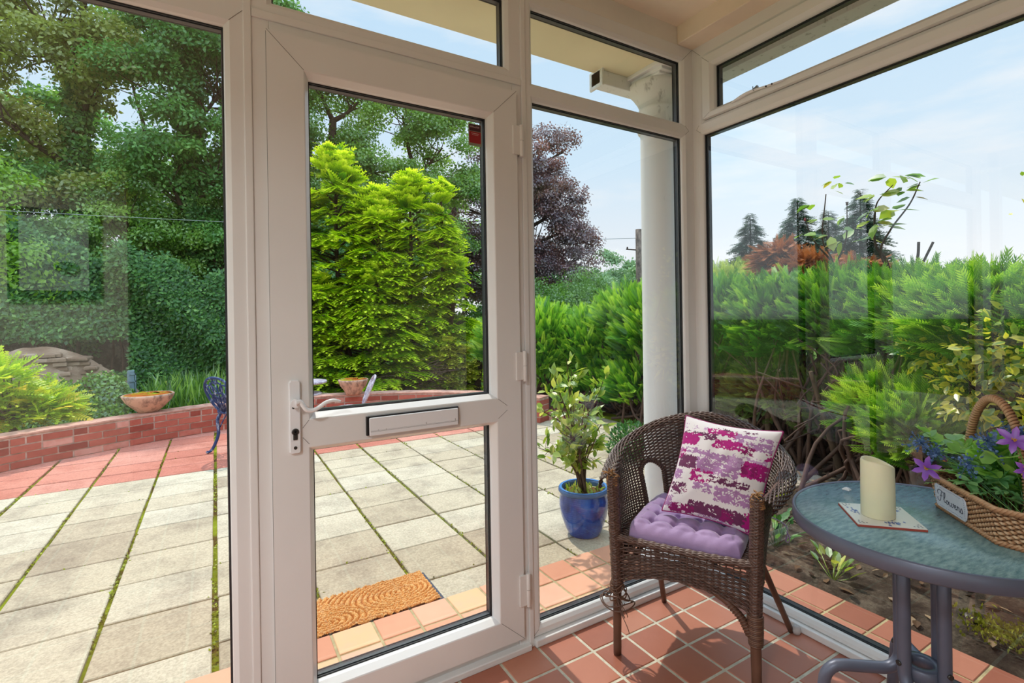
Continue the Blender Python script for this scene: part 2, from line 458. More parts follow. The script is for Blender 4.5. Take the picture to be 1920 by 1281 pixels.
mitres(w3, [(-.002, 2.466, -.047, 2.420, -.0004), (-.0635, 2.4025, -.101, 2.366, -.0104), (-.0635, 2.1210, -.101, 2.141, -.0104),
            (-.035, 2.103, -.020, 2.085, -.0004), (-.042, 2.066, -.020, 2.085, -.0004), (-.0605, 2.12, -.0605, 2.404, -.002), (-2.4, 2.4045, -.06, 2.4045, -.002)], TFB)
m = MB()      # casement stay lying along the sash
st = spline([(-.016, -.22, 2.138), (-.019, -.25, 2.141), (-.020, -.29, 2.147), (-.020, -.33, 2.148), (-.019, -.38, 2.143), (-.018, -.46, 2.139)], 26)
m.tube(st, np.interp(np.linspace(0, 1, 26), [0, .3, .6, 1], [.005, .0095, .008, .005]), 10, flat=.6)
stay = m.build('stay', [HW], w3)
m = MB(); m.tube([(-.022, -.328, 2.148), (-.022, -.348, 2.157)], .006, 12); m.tube([(-.022, -.326, 2.148), (-.022, -.3255, 2.164)], .0016, 8)
m.build('stay_peg', [simple('steel', (.25, .26, .28, 1), .3, 0, 1, None, .5, .9)], stay)
m = MB()
for y in (-.385, -.41): m = MB(); m.tube([(-.022, y, 2.140), (-.026, y, 2.141)], .0035, 10); m.build('screw_head', [BRASS], stay)
t4 = MB(); bar(t4, -2.62, 0, 0, .0275, -.020, .02, TFB); bar(t4, -2.62, .075, 0, .03, .02, .092, TFB)
t4.build('trim_4', [UPVC], None, bevel=.004)['kind'] = 'structure'
t5 = MB(); t5.box(.0005, .075, .0005, .075, .03, 2.467)
t5.build('trim_5', [UPVC], None, bevel=.004)['kind'] = 'structure'
m = MB(); m.box(-.004, .07, -2.70, -2.62, 0, 2.467); m.build('trim_6', [UPVC], None, bevel=.003)['kind'] = 'structure'

# --- floor, ceiling, the rest of the room --------------------------------------
def tiles(x0, x1, y0, y1, z, mb, gx=-.9157, gy=-.1443, P=.16, g=.0052, tints=None, lo=.15, hi=.8):
    i0 = math.floor((x0-gx)/P); j0 = math.floor((y0-gy)/P)
    for i in range(i0, int((x1-gx)/P)+2):
        for j in range(j0, int((y1-gy)/P)+2):
            ax = max(gx+i*P+g, x0); bx = min(gx+(i+1)*P-g, x1); ay = max(gy+j*P+g, y0); by = min(gy+(j+1)*P-g, y1)
            if bx-ax < .01 or by-ay < .01: continue
            mb.bbox(ax, bx, ay, by, z-.008, z, .0022, 0, random.uniform(lo, hi))
m = MB(); m.box(-3.7, .02, -3.1, .02, -.10, -.0025, 1)
tiles(-3.66, .0, -3.1, .0, 0, m)
m.build('floor', [TILE, GROUT], None)['kind'] = 'structure'
m = MB(); m.box(-3.9, -.0, -6.2, .0, 2.55, 2.62); m.build('ceiling', [PAINT], None)['kind'] = 'structure'
m = MB(); m.box(-3.6, .07, .0, .07, 2.467, 2.56); m.build('trim_7', [HEADP], None, bevel=.002)['kind'] = 'structure'
m = MB(); m.box(-.10, .07, -3.1, -.0003, 2.4672, 2.56); m.build('trim_8', [BULKP], None, bevel=.004)['kind'] = 'structure'
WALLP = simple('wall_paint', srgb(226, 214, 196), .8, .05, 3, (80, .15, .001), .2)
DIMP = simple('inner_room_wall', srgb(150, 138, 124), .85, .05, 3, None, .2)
m = MB(); m.box(-3.75, -2.47, -3.12, -3.0, 0, 2.56); m.build('wall_back', [WALLP], None)['kind'] = 'structure'
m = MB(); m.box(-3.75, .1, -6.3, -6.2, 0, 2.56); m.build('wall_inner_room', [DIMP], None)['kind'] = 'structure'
m = MB(); m.box(0.0, .1, -6.2, -2.70, 0, 2.56); m.build('wall_right', [WALLP], None)['kind'] = 'structure'
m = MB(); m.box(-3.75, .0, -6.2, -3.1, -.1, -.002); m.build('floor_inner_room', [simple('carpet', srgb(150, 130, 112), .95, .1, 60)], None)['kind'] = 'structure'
m = MB(); m.box(.1, 8.0, -3.05, -2.78, -.2, 6.0); m.build('wall_sky_blocker', [simple('dark_blocker', (.045, .047, .05, 1), .85, .15, 2, None, .1)], None)['kind'] = 'structure'  # unseen dark wall added to keep bright sky out of the pane reflections
# left wall: low sill wall and a row of tall panes
m = MB(); m.box(-3.75, -3.6, -3.0, .07, 0, .55); m.build('wall_left', [WALLP], None)['kind'] = 'structure'
w6 = struct('window_6', (-3.66, -1.5, .55))
m = MB()
for y in (-3.0, -2.35, -1.63, -.86, -.06): m.box(-3.70, -3.62, y, y+.06, .55, 2.56)
m.box(-3.70, -3.62, -3.0, .07, .55, .62); m.box(-3.70, -3.62, -3.0, .07, 2.42, 2.56); m.box(-3.70, -3.62, -1.6, -.06, .93, 1.0)
m.build('window_frame', [UPVC], w6)
m = MB(); m.box(-3.67, -3.65, -2.97, .0, .6, 2.44); m.build('glass_pane', [GLASS], w6)
# framed picture on the back wall (seen as a reflection in the left-hand pane)
pic = thing('picture_frame', (-2.86, -2.98, 1.72), 'dark framed picture reflected in the left hand window pane', 'picture')
m = MB(); m.box(-3.10, -2.62, -2.998, -2.965, 1.40, 2.02); m.build('frame', [simple('dark_wood', (.02, .016, .014, 1), .4, .2, 30)], pic, bevel=.004)
m = MB(); m.box(-3.04, -2.68, -2.966, -2.960, 1.46, 1.97); m.build('mount', [simple('picture_mount', srgb(200, 205, 196), .7, .05, 10)], pic)
m = MB(); m.lathe([(.001, 0), (.05, .01), (.07, .03), (.05, .05), (.001, .06)], (-2.80, -2.955, 1.60), 14); m.build('print', [simple('picture_print', srgb(35, 38, 40), .6, .3, 30)], pic)

# --- porch roof outside, column, outside tiles --------------------------------
m = MB(); m.box(-6.0, .26, .07, .325, 2.42, 2.46); m.box(.07, .23, -4.0, .07, 2.42, 2.46); m.box(-6.0, .26, -6.3, .325, 2.62, 2.74); m.box(-6, -.12, .28, .325, 2.46, 2.64); m.box(.17, .23, -4, .325, 2.46, 2.64)
m.build('roof_soffit', [SOFFIT], None)['kind'] = 'structure'
m = MB(); m.box(.15, .245, -4.0, .10, 2.375, 2.47); m.box(.075, .15, -4.0, .10, 2.408, 2.419)
for k in range(26): m.box(.146, .150, -.06-k*.11, -.057-k*.11, 2.378, 2.418)
m.build('roof_gutter', [GUTTER], None, bevel=.006)['kind'] = 'structure'
m = MB(); m.box(-.325, .42, .275, .345, 2.352, 2.42); m.box(-.325, -.312, .26, .36, 2.338, 2.43)
m.build('roof_fascia', [GUTTER], None, bevel=.004)['kind'] = 'structure'
pc = struct('porch_column', (0, .215, 0))
m = MB(); m.lathe([(.0, -.03), (.125, -.03), (.125, .03), (.112, .045), (.100, .06), (.0965, .09), (.094, 1.2), (.091, 2.10), (.091, 2.16)], (0, .215, 0), 48)
m.build('shaft', [COLWHITE], pc)
m = MB(); m.lathe([(.091, 2.14), (.102, 2.148), (.105, 2.158), (.102, 2.168), (.091, 2.176), (.090, 2.24), (.096, 2.25), (.097, 2.262), (.092, 2.27), (.105, 2.30), (.128, 2.335), (.145, 2.355), (.150, 2.368), (.146, 2.376)], (0, .215, 0), 48)
m.build('capital', [MOULDY], pc)
m = MB(); m.box(-.125, .165, .07, .275, 2.385, 2.42); m.box(-.15, .18, .05, .30, 2.400, 2.421); m.box(-.12, .15, .09, .34, 2.374, 2.39)
m.build('abacus', [COLWHITE], pc, bevel=.004)
m = MB(); m.box(-3.6, .36, .095, .485, -.12, -.004, 1); tiles(-3.5, .355, .02, .485, 0.0, m, lo=.2, hi=1.0)
m.box(.092, .36, -4.2, .095, -.12, -.004, 1); m.build('floor_outside_tiles', [TILE_OUT, GROUT_OUT], None)['kind'] = 'structure'
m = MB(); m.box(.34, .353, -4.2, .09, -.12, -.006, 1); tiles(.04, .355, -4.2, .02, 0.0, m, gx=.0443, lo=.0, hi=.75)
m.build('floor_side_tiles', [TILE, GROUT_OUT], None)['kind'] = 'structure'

# ------------------------------------------------------------------ camera, sun, sky, lamp
cam = bpy.data.cameras.new('camera'); co = bpy.data.objects.new('camera', cam); COL.objects.link(co); SC.camera = co
yaw, roll = .5457, -.0157
cam.sensor_width = 36; cam.lens = 950.97/1920*36; cam.clip_start = .02; cam.clip_end = 400
cam.shift_x = -(982.0-960)/1920; cam.shift_y = (593.43-640.5)/1920
F_ = Vector((math.sin(yaw), math.cos(yaw), 0)); rt = Vector((math.cos(yaw), -math.sin(yaw), 0)); up = Vector((0, 0, 1))
R_ = math.cos(roll)*rt+math.sin(roll)*up; U_ = -math.sin(roll)*rt+math.cos(roll)*up
mw = Matrix((R_, U_, -F_)).transposed().to_4x4(); mw.translation = Vector((-1.924, -1.613, 1.2323)); co.matrix_world = mw
sun = bpy.data.lights.new('sun', 'SUN'); sun.energy = 3.0; sun.angle = math.radians(1.2); sun.color = (1, .95, .86)
so = bpy.data.objects.new('sun', sun); COL.objects.link(so)
so.rotation_euler = Vector((.02, .53, .848)).to_track_quat('Z', 'Y').to_euler()
wd = bpy.data.worlds.new('sky'); SC.world = wd; wd.use_nodes = True
nt = wd.node_tree; nt.nodes.clear()
W = Mt.__new__(Mt); W.nt = nt; W.out = nt.nodes.new('ShaderNodeOutputWorld')
tc = W.n('TexCoord'); sx = W.n('SeparateXYZ'); W.l(tc.outputs['Generated'], sx.inputs[0])
zz = sx.outputs['Z']
blue = W.ramp(zz, [(0, srgb(240, 241, 245)), (.10, srgb(234, 240, 247)), (.28, srgb(208, 231, 250)), (.6, srgb(184, 219, 248)), (1, srgb(180, 214, 246))])
mp = W.n('Mapping'); mp.inputs['Scale'].default_value = (1.6, 1.6, 7.0); mp.inputs['Rotation'].default_value = (0.06, .04, 0); W.l(tc.outputs['Generated'], mp.inputs['Vector'])
cl = W.ramp(W.noise(1.7, 7, .55, mp.outputs['Vector']), [(.46, (0,0,0,1)), (.70, (1,1,1,1))])
sky = W.mix(W.math('MULTIPLY', cl, .75), blue, srgb(246, 247, 250))
fz = W.math('MULTIPLY', W.math('SUBTRACT', zz, .52), 3.2, True); fb = W.math('MULTIPLY', sx.outputs['Y'], -1.5, True)      # extra sky brightness added overhead and behind the house to light trees and room
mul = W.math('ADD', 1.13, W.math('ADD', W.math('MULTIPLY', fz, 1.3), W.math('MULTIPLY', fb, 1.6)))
gr = W.ramp(W.math('ADD', W.math('MULTIPLY', zz, 8), .5, True), [(.3, (.10, .12, .06, 1)), (.5, (1, 1, 1, 1))])
sky = W.mix(1, sky, gr, 'MULTIPLY')
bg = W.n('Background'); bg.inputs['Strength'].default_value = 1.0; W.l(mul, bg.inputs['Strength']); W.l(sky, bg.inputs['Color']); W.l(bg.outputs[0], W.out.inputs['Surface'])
SC.view_settings.view_transform = 'Standard'; SC.view_settings.look = 'None'; SC.view_settings.exposure = 0; SC.view_settings.gamma = 1
# fill lamp added at the ceiling out of view to brighten the room
LAMPM = simple('fill_lamp_rim', (.8, .8, .78, 1), .4, 0)
for k, (x, y, e) in enumerate(((-3.1, -1.95, 46),)):
    lt = thing('added_fill_light', (x, y, 2.55), 'round white fill light added out of view near the left glazed wall', 'fill light')
    m = MB(); m.lathe([(.20, 0), (.215, 0), (.215, -.02), (.20, -.02)], (x, y, 2.55), 40, closed=True); m.build('rim', [LAMPM], lt, fix=True)
    L = bpy.data.lights.new('fill_lamp', 'AREA'); L.shape = 'DISK'; L.size = .38; L.spread = math.radians(148); L.energy = e; L.color = (.88, .95, 1)
    lo = bpy.data.objects.new('fill_lamp', L); COL.objects.link(lo); lo.parent = lt; lo.location = (0, 0, -.012)
# ------------------------------------------------------------------ wicker armchair
WICK = tinted('wicker', [(0, srgb(52, 36, 30)), (.35, srgb(84, 60, 50)), (.7, srgb(116, 90, 78)), (1, srgb(158, 132, 118))], .38, None, .10, 60, .55)
CANE = tinted('cane_pole', [(0, srgb(66, 42, 32)), (.5, srgb(104, 72, 56)), (1, srgb(150, 118, 92))], .4, (30, .2, .001), .15, 25, .5)
FRAY = tinted('frayed_cane', [(0, srgb(120, 80, 50)), (1, srgb(196, 150, 98))], .6, None, .1, 60)
cO = np.array([-.582, -.409]); cS = np.array([.483, -.876]); cF = np.array([-.876, -.483])
def CW(P):
    P = np.asarray(P, dtype=float).reshape(-1, 3)
    return np.c_[cO+P[:, :1]*cS+P[:, 1:2]*cF, P[:, 2]]
chair = thing('wicker_armchair', (cO[0]+.2*.876, cO[1]+.2*.483, 0), 'dark brown woven wicker tub armchair standing in the glazed corner', 'armchair')
NU = 400
half_low = [(-.232, 0), (-.238, -.10), (-.236, -.20), (-.220, -.30), (-.175, -.385), (-.095, -.430)]
half_top = [(-.236, 0), (-.262, -.10), (-.282, -.20), (-.285, -.30), (-.240, -.405), (-.135, -.475)]
def full(h, mid): return spline(h+[mid]+[(-a, b) for a, b in h[::-1]], NU)
low = full(half_low, (0, -.442)); top = full(half_top, (0, -.500))
uu = np.linspace(0, 1, NU)
rimz = spline([(0, .640), (.1, .650), (.2, .672), (.3, .715), (.4, .775), (.5, .805), (.6, .775), (.7, .715), (.8, .672), (.9, .650), (1, .640)], NU)[:, 1]
dl = np.gradient(top, axis=0); nrm = np.c_[-dl[:, 1], dl[:, 0]]; nrm = unit(nrm)
ctr = np.array([0, -.2]); nrm *= np.sign(np.sum((top-ctr)*nrm, axis=1))[:, None]       # outward in plan
Z0 = .30
def shell(w, z):
    """point on the shell: w 0..1 from the seat to the rim, beyond 1 rolling outward; arrays over u"""
    h = np.clip(w, 0, 1)
    e = h**1.5
    p = low*(1-e)[:, None]+top*e[:, None]
    zz = Z0+(rimz-.026-Z0)*h
    rr = .026
    a = np.clip((w-1), 0, None)*PI*1.15          # roll angle
    p = p+nrm*(rr*(1-np.cos(a)))[:, None]; zz = zz+rr*np.sin(a)
    return np.c_[p, zz]
arc = np.r_[0, np.cumsum(np.linalg.norm(np.diff(top, axis=0), axis=1))]
stk = .0205; nst = int(arc[-1]/stk)
def hole(u, z):
    """the two arched openings beside the back"""
    m = np.zeros(len(u), bool)
    for c in (.332, .668):
        du = (u-c)*arc[-1]
        x = du/.058; top_ = .590
        m |= (np.abs(x) < 1) & (z > .435) & (z < .545+.062*np.sqrt(np.clip(1-x*x, 0, 1)))
    return m
m = MB()
hts = []
wv = list(np.linspace(.0, 1, 70))+list(1+np.linspace(0, 1, 16)[1:])
ph = arc/stk*PI
for r_, w in enumerate(wv):
    W_ = np.full(NU, w)
    P = shell(W_, None)
    off = .0030*np.sin(ph+(PI if r_ % 2 else 0))
    P[:, :2] += nrm*off[:, None]*(1 if w <= 1 else np.cos((w-1)*PI*1.15))
    if w > 1: P[:, 2] += off*np.sin((w-1)*PI)
    hm = hole(uu, P[:, 2]) if w <= 1 else np.zeros(NU, bool)
    # split at the holes
    idx = np.where(~hm)[0]; segs = np.split(idx, np.where(np.diff(idx) > 1)[0]+1)
    for sgm in segs:
        if len(sgm) > 3: m.tube(CW(P[sgm]), .0033 if w <= 1 else .0036, 4, tint=np.clip(rng.normal(.38, .14), .05, .9), cap=False)
for k in range(nst+1):          # upright stakes
    iu = min(NU-1, int(np.searchsorted(arc, k*stk)))
    pts = []
    for w in np.linspace(0, 1.7, 26):
        q = shell(np.full(NU, w), None)[iu]; pts.append(q)
    pts = np.array(pts); hm = hole(np.full(26, uu[iu]), np.where(np.linspace(0, 1.7, 26) > 1, 9, pts[:, 2]))
    idx = np.where(~hm)[0]
    for sgm in np.split(idx, np.where(np.diff(idx) > 1)[0]+1):
        if len(sgm) > 1: m.tube(CW(pts[sgm]), .0024, 4, tint=.18, cap=False)
m.build('back_and_arms', [WICK], chair)
# bound edge of the openings
for c in (.332, .668):
    m = MB(); pth = []
    for t in np.linspace(0, 1, 90):
        if t < .3: x, z = -1, .435+(.545-.435)*t/.3
        elif t > .7: x, z = 1, .545-(.545-.435)*(t-.7)/.3
        else:
            a = PI*(t-.3)/.4; x, z = -math.cos(a), .545+.062*math.sin(a)
        iu = np.clip((c+x*.060/arc[-1])*(NU-1), 0, NU-1); i0 = int(iu)
        w = (z-Z0)/(rimz[i0]-.026-Z0); pth.append(shell(np.full(NU, w), None)[i0])
    pth = spline(np.array(pth)[::3], 260)
    cen = CW(pth); m.tube(cen, .0085, 8, tint=.15)
    T = unit(np.gradient(cen, axis=0)); ph2 = np.linspace(0, 2*PI*34, 260)
    A_ = unit(np.cross(T, np.array([.3, .2, .9]))); B_ = np.cross(T, A_)
    for q in range(3):
        a = ph2/2+q*2*PI/3; m.tube(cen+.0085*(np.cos(a)[:, None]*A_+np.sin(a)[:, None]*B_), .0034, 4, tint=.3, cap=False)
    m.build('opening_border', [WICK], chair)
# seat: woven deck, front apron, side aprons
m = MB()
def panel(path, ztop, zbot, mb, pitch=.0066, stake=.0205):
    L = np.r_[0, np.cumsum(np.linalg.norm(np.diff(path, axis=0), axis=1))]; n = len(path)
    d = np.gradient(path, axis=0); nn = unit(np.c_[-d[:, 1], d[:, 0]]); p_ = L/stake*PI
    rows = int((ztop-zbot.min())/pitch)
    for r_ in range(rows):
        f = r_/(rows-1); z = ztop-(ztop-zbot)*f
        o = .0032*np.sin(p_+(PI if r_ % 2 else 0))
        gap = 3 < r_ < 9 and r_ % 4 == 0       # looser rows near the top
        if gap: continue
        mb.tube(CW(np.c_[path+nn*o[:, None], z]), .0036, 4, tint=np.clip(rng.normal(.42, .14), .05, .95), cap=False)
    for k in range(int(L[-1]/stake)+1):
        i = min(n-1, int(np.searchsorted(L, k*stake)))
        mb.tube(CW([(path[i, 0], path[i, 1], ztop), (path[i, 0], path[i, 1], zbot[i])]), .0030, 4, tint=.25, cap=False)
fp = np.c_[np.linspace(-.224, .224, 160), .004+.010*np.sin(np.linspace(0, PI, 160))]
x_ = np.linspace(-1, 1, 160)
panel(fp, .432, .270+.055*(1-x_**2), m); m.build('apron', [WICK], chair)
for sg in (-1, 1):
    sp = np.c_[np.full(90, sg*.232)+0*np.linspace(0, 1, 90), np.linspace(0, -.34, 90)]
    m = MB(); panel(sp, .43, .29+.05*np.sin(np.linspace(0, PI, 90)), m); m.build('apron', [WICK], chair)
m = MB()
for k in range(54):
    f = -.425+k*.008
    hw = .225 if f > -.25 else .225*math.sqrt(max(.02, 1-((f+.25)/.19)**2))
    s_ = np.linspace(-hw, hw, 80); m.tube(CW(np.c_[s_, np.full(80, f), .428+.0028*np.sin(s_/.0205*PI+(PI if k % 2 else 0))]), .0034, 4, tint=np.clip(rng.normal(.4, .12), 0, 1), cap=False)
for r_ in range(6):        # thick front edge of the seat, strands wrapped forward and down
    a = r_/5*PI/2
    m.tube(CW(np.c_[np.linspace(-.226, .226, 160), .002+.012*np.cos(a)+.010*np.sin(np.linspace(0, PI, 160)), .428+.010*np.sin(a)+.002*np.sin(np.linspace(-.226, .226, 160)/.0205*PI+r_*PI)]), .0038, 5, tint=.45+.1*(r_ % 2), cap=False)
m.build('seat', [WICK], chair)
# plaited front posts
for sg in (-1, 1):
    m = MB()
    tp = np.array([sg*.240, .004, .648]); bt = np.array([sg*.228, .0, .262])
    n = 150; tt = np.linspace(0, 1, n); ax = tp+(bt-tp)*tt[:, None]
    if sg < 0: ax = ax+np.c_[-.012*np.sin(tt*PI*.5)[::-1]*0, 0*tt, 0*tt]
    m.tube(CW(ax), .0145, 10, tint=.12)
    for q in range(6):            # herringbone plait
        a = tt*2*PI*6.5+q*2*PI/6
        m.tube(CW(ax+np.c_[.0175*np.sin(a), .010+.0085*np.cos(2*a), -.004+.0*a]), .0056, 5, tint=.35+.08*(q % 3), cap=False, flat=.75)
        m.tube(CW(ax+np.c_[.0175*np.sin(-a), -.004-.010*np.abs(np.cos(a)), 0*a]), .0050, 4, tint=.3, cap=False)
    m.build('plaited_post', [WICK], chair)
    m = MB()                      # frayed top where the arm meets the post
    for q in range(26):
        b0 = tp+rng.normal(size=3)*np.array([.009, .008, .006])+np.array([0, 0, .004])
        dr = rng.normal(size=3)*np.array([.014, .012, .010]); m.tube(CW(spline([b0, b0+dr*.5+[0, .004, .004], b0+dr]+[], 5)), .0021, 4, tint=rng.random())
    for q in range(5):
        a = np.linspace(0, 2*PI, 24); m.tube(CW(np.c_[tp[0]+.019*np.cos(a), tp[1]+.017*np.sin(a), np.full(24, tp[2]-.006-q*.006)]), .0032, 5, tint=.2+.1*q)
    m.build('frayed_end', [FRAY], chair)
# legs
def pole(p0, p1, r0, r1, mb):
    n = 14; t = np.linspace(0, 1, n)[:, None]; P = np.array(p0)*(1-t)+np.array(p1)*t
    mb.tube(CW(P), np.linspace(r0, r1, n)*(1+.02*np.sin(np.arange(n)*1.7)), 14, tint=.42+.1*np.sin(np.arange(n)*.9))
invB = np.linalg.inv(np.c_[cS, cF])
def loc(x, y): return invB@(np.array([x, y])-cO)
FL = loc(-.694, -.206); FR = loc(-.472, -.612); BR = loc(-.046, -.468); BL = loc(-.30, -.060)
for q, (tp_, ft, r0, r1) in enumerate(((np.array([-.228, 0, .36]), FL, .0165, .0145), (np.array([.228, 0, .36]), FR, .0175, .0155),
                                       (np.array([.190, -.33, .36]), BR, .0125, .0110), (np.array([-.190, -.33, .36]), BL, .0125, .0110))):
    m = MB(); pole(tp_, (ft[0], ft[1], .004), r0, r1, m)
    lg = m.build('leg', [CANE], chair)
    if q == 1:                    # bound collar and bracket on the right-hand front leg
        m = MB(); n = 220; a = np.linspace(0, 2*PI*17, n); zz = np.linspace(.272, .175, n)
        c_ = np.array([.228, 0])+(FR-np.array([.228, 0]))*((.36-zz)/.356)[:, None]
        rr = np.interp(zz, [.175, .19, .272], [.0185, .0205, .0225]); m.tube(CW(np.c_[c_[:, 0]+rr*np.cos(a), c_[:, 1]+rr*np.sin(a), zz]), .0036, 5, tint=.5+.15*np.sin(a*.31), cap=False)
        m.tube(CW(np.c_[c_, zz]), rr, 12, tint=.4)
        br = spline([(.10, .002, .318), (.150, .004, .290), (.190, .006, .252), (.214, .006, .205)], 20); m.tube(CW(br), .0105, 10, tint=.45)
        a = np.linspace(0, 2*PI*12, 120); bb = spline([(.150, .004, .290), (.190, .006, .252), (.214, .006, .205)], 120)
        m.tube(CW(bb+np.c_[.011*np.cos(a), .011*np.sin(a), .004*np.cos(a)]), .0030, 4, tint=.5, cap=False)
        m.build('binding', [CANE], lg)
    if q == 0:                    # loose strands unwinding on the left-hand front leg
        m = MB()
        for w in range(9):
            a = np.linspace(0, 2*PI*1.0, 30)+w*.9; rr = .019+.004*w*rng.random(); zc = .262-.009*w
            sw = .010*np.sin(a*2+w)
            m.tube(CW(np.c_[-.229+rr*np.cos(a)*(1.1+.05*w), rr*np.sin(a), zc+sw]), .0024, 5, tint=.3+.3*rng.random())
        for w in range(6):
            p0 = np.array([-.229, .018, .25-.012*w]); e = p0+np.array([rng.uniform(.02, .06), rng.uniform(0, .02), rng.uniform(-.09, .03)])
            mid = (p0+e)/2+np.array([rng.uniform(.01, .035), .02, rng.uniform(-.03, .01)])
            m.tube(CW(spline([p0, mid, e], 16)), .0017, 4, tint=.3+.3*rng.random())
        m.build('binding', [CANE], lg)
    if q == 2:
        m = MB(); c_ = CW([(ft[0]+.012, ft[1]+.004, .0)])[0]
        m.lathe([(.001, .03), (.012, .028), (.016, .012), (.013, .0), (.001, 0)], (c_[0]+.006, c_[1]-.004, .001), 14)
        m.build('foot_pad', [simple('felt_pad', srgb(190, 182, 178), .9, .15, 50, (60, .5, .004))], lg)
m = MB(); m.tube(CW(spline([(-.222, -.01, .262), (-.21, -.10, .300), (-.195, -.22, .325), (-.19, -.33, .330)], 20)), .0105, 10, tint=.3)
m.build('side_rail', [CANE], chair); m = MB()
m.tube(CW(spline([(.222, -.01, .262), (.21, -.10, .300), (.195, -.22, .325), (.19, -.33, .330)], 20)), .0105, 10, tint=.3)
m.build('side_rail', [CANE], chair); m = MB(); m.tube(CW([(-.19, -.33, .335), (.19, -.33, .335)]), .010, 10, tint=.3); m.build('cross_rail', [CANE], chair)

# --- tufted seat pad -----------------------------------------------------------
t = Mt('mauve_velvet'); v_ = t.coords(1)
c = t.ramp(t.noise(7, 5, .6), [(.3, srgb(146, 118, 160)), (.7, srgb(176, 148, 190))])
t.bsdf(c, .65, t.bump(t.noise(260, 5), .25, .0015), .35, 0, **{'Sheen Weight': .55, 'Sheen Roughness': .4}); PAD = t.m
pad = thing('seat_cushion', tuple(CW([(0, -.2, .44)])[0]), 'mauve tufted seat pad lying on the wicker armchair', 'cushion')
def padgrid(n, sgn):
    a = np.linspace(-1, 1, n); U, V_ = np.meshgrid(a, a, indexing='ij')
    # rounded square outline
    k = .93+.07*np.clip(1.3-np.abs(U*V_)**3, 0, 1)
    s_ = U*.196*k; f_ = -.200+V_*.196*k
    s_ = s_*(1-.10*(V_ < 0)*V_**2)      # narrower at the back
    edge = np.clip(1-np.maximum(np.abs(U), np.abs(V_))**14, 0, 1)**.5
    bx = (U*2.5+.5) ; by = (V_*2.5+.5)
    puff = np.abs(np.sin(PI*bx))**.55*.65+np.abs(np.sin(PI*by))**.55*.65
    butt = np.clip(1-(((bx-np.round(bx))**2+(by-np.round(by))**2)/.045), 0, 1)
    inner = (np.maximum(np.abs(U), np.abs(V_)) < .82)
    creas = np.where(inner, puff-.75*butt, 1.05+.18*np.sin((U+V_)*26)*.25)
    sm = creas
    for _ in range(2):
        sm = (sm+np.roll(sm, 1, 0)+np.roll(sm, -1, 0)+np.roll(sm, 1, 1)+np.roll(sm, -1, 1))/5
    h = edge*(.010+.026*sm+.0022*vnoise((n, n), (26, 26), 3))
    z = .4475+(h if sgn > 0 else -.005*edge)-.016*np.clip((V_-.72)/.28, 0, 1)**1.5
    return np.stack([s_, f_, z], -1)
m = MB(); n = 150
P = padgrid(n, 1); m.grid(CW(P).reshape(n, n, 3)); P = padgrid(60, -1); m.grid(CW(P).reshape(60, 60, 3), flip=True)
m.build('pad', [PAD], pad, fix=True)
for i in range(4):
    for j in range(4):
        m = MB(); u = (i-1.5)/2.5; v = (j-1.5)/2.5
        p = CW([(u*.196, -.200+v*.196, .4580)])[0]; m.lathe([(.001, .004), (.005, .003), (.006, .0), (.005, -.003)], tuple(p), 10); m.build('tuft_button', [PAD], pad)
m = MB()
m.tube(CW(spline([(.19, -.36, .45), (.235, -.37, .46), (.30, -.36, .44), (.305, -.35, .40), (.30, -.345, .385)], 24)), .0035, 6, flat=.4)
m.tube(CW(spline([(.305, -.35, .42), (.315, -.34, .40), (.307, -.338, .385), (.300, -.345, .40)], 20)), .003, 6, flat=.4)
m.build('tie', [PAD], pad)

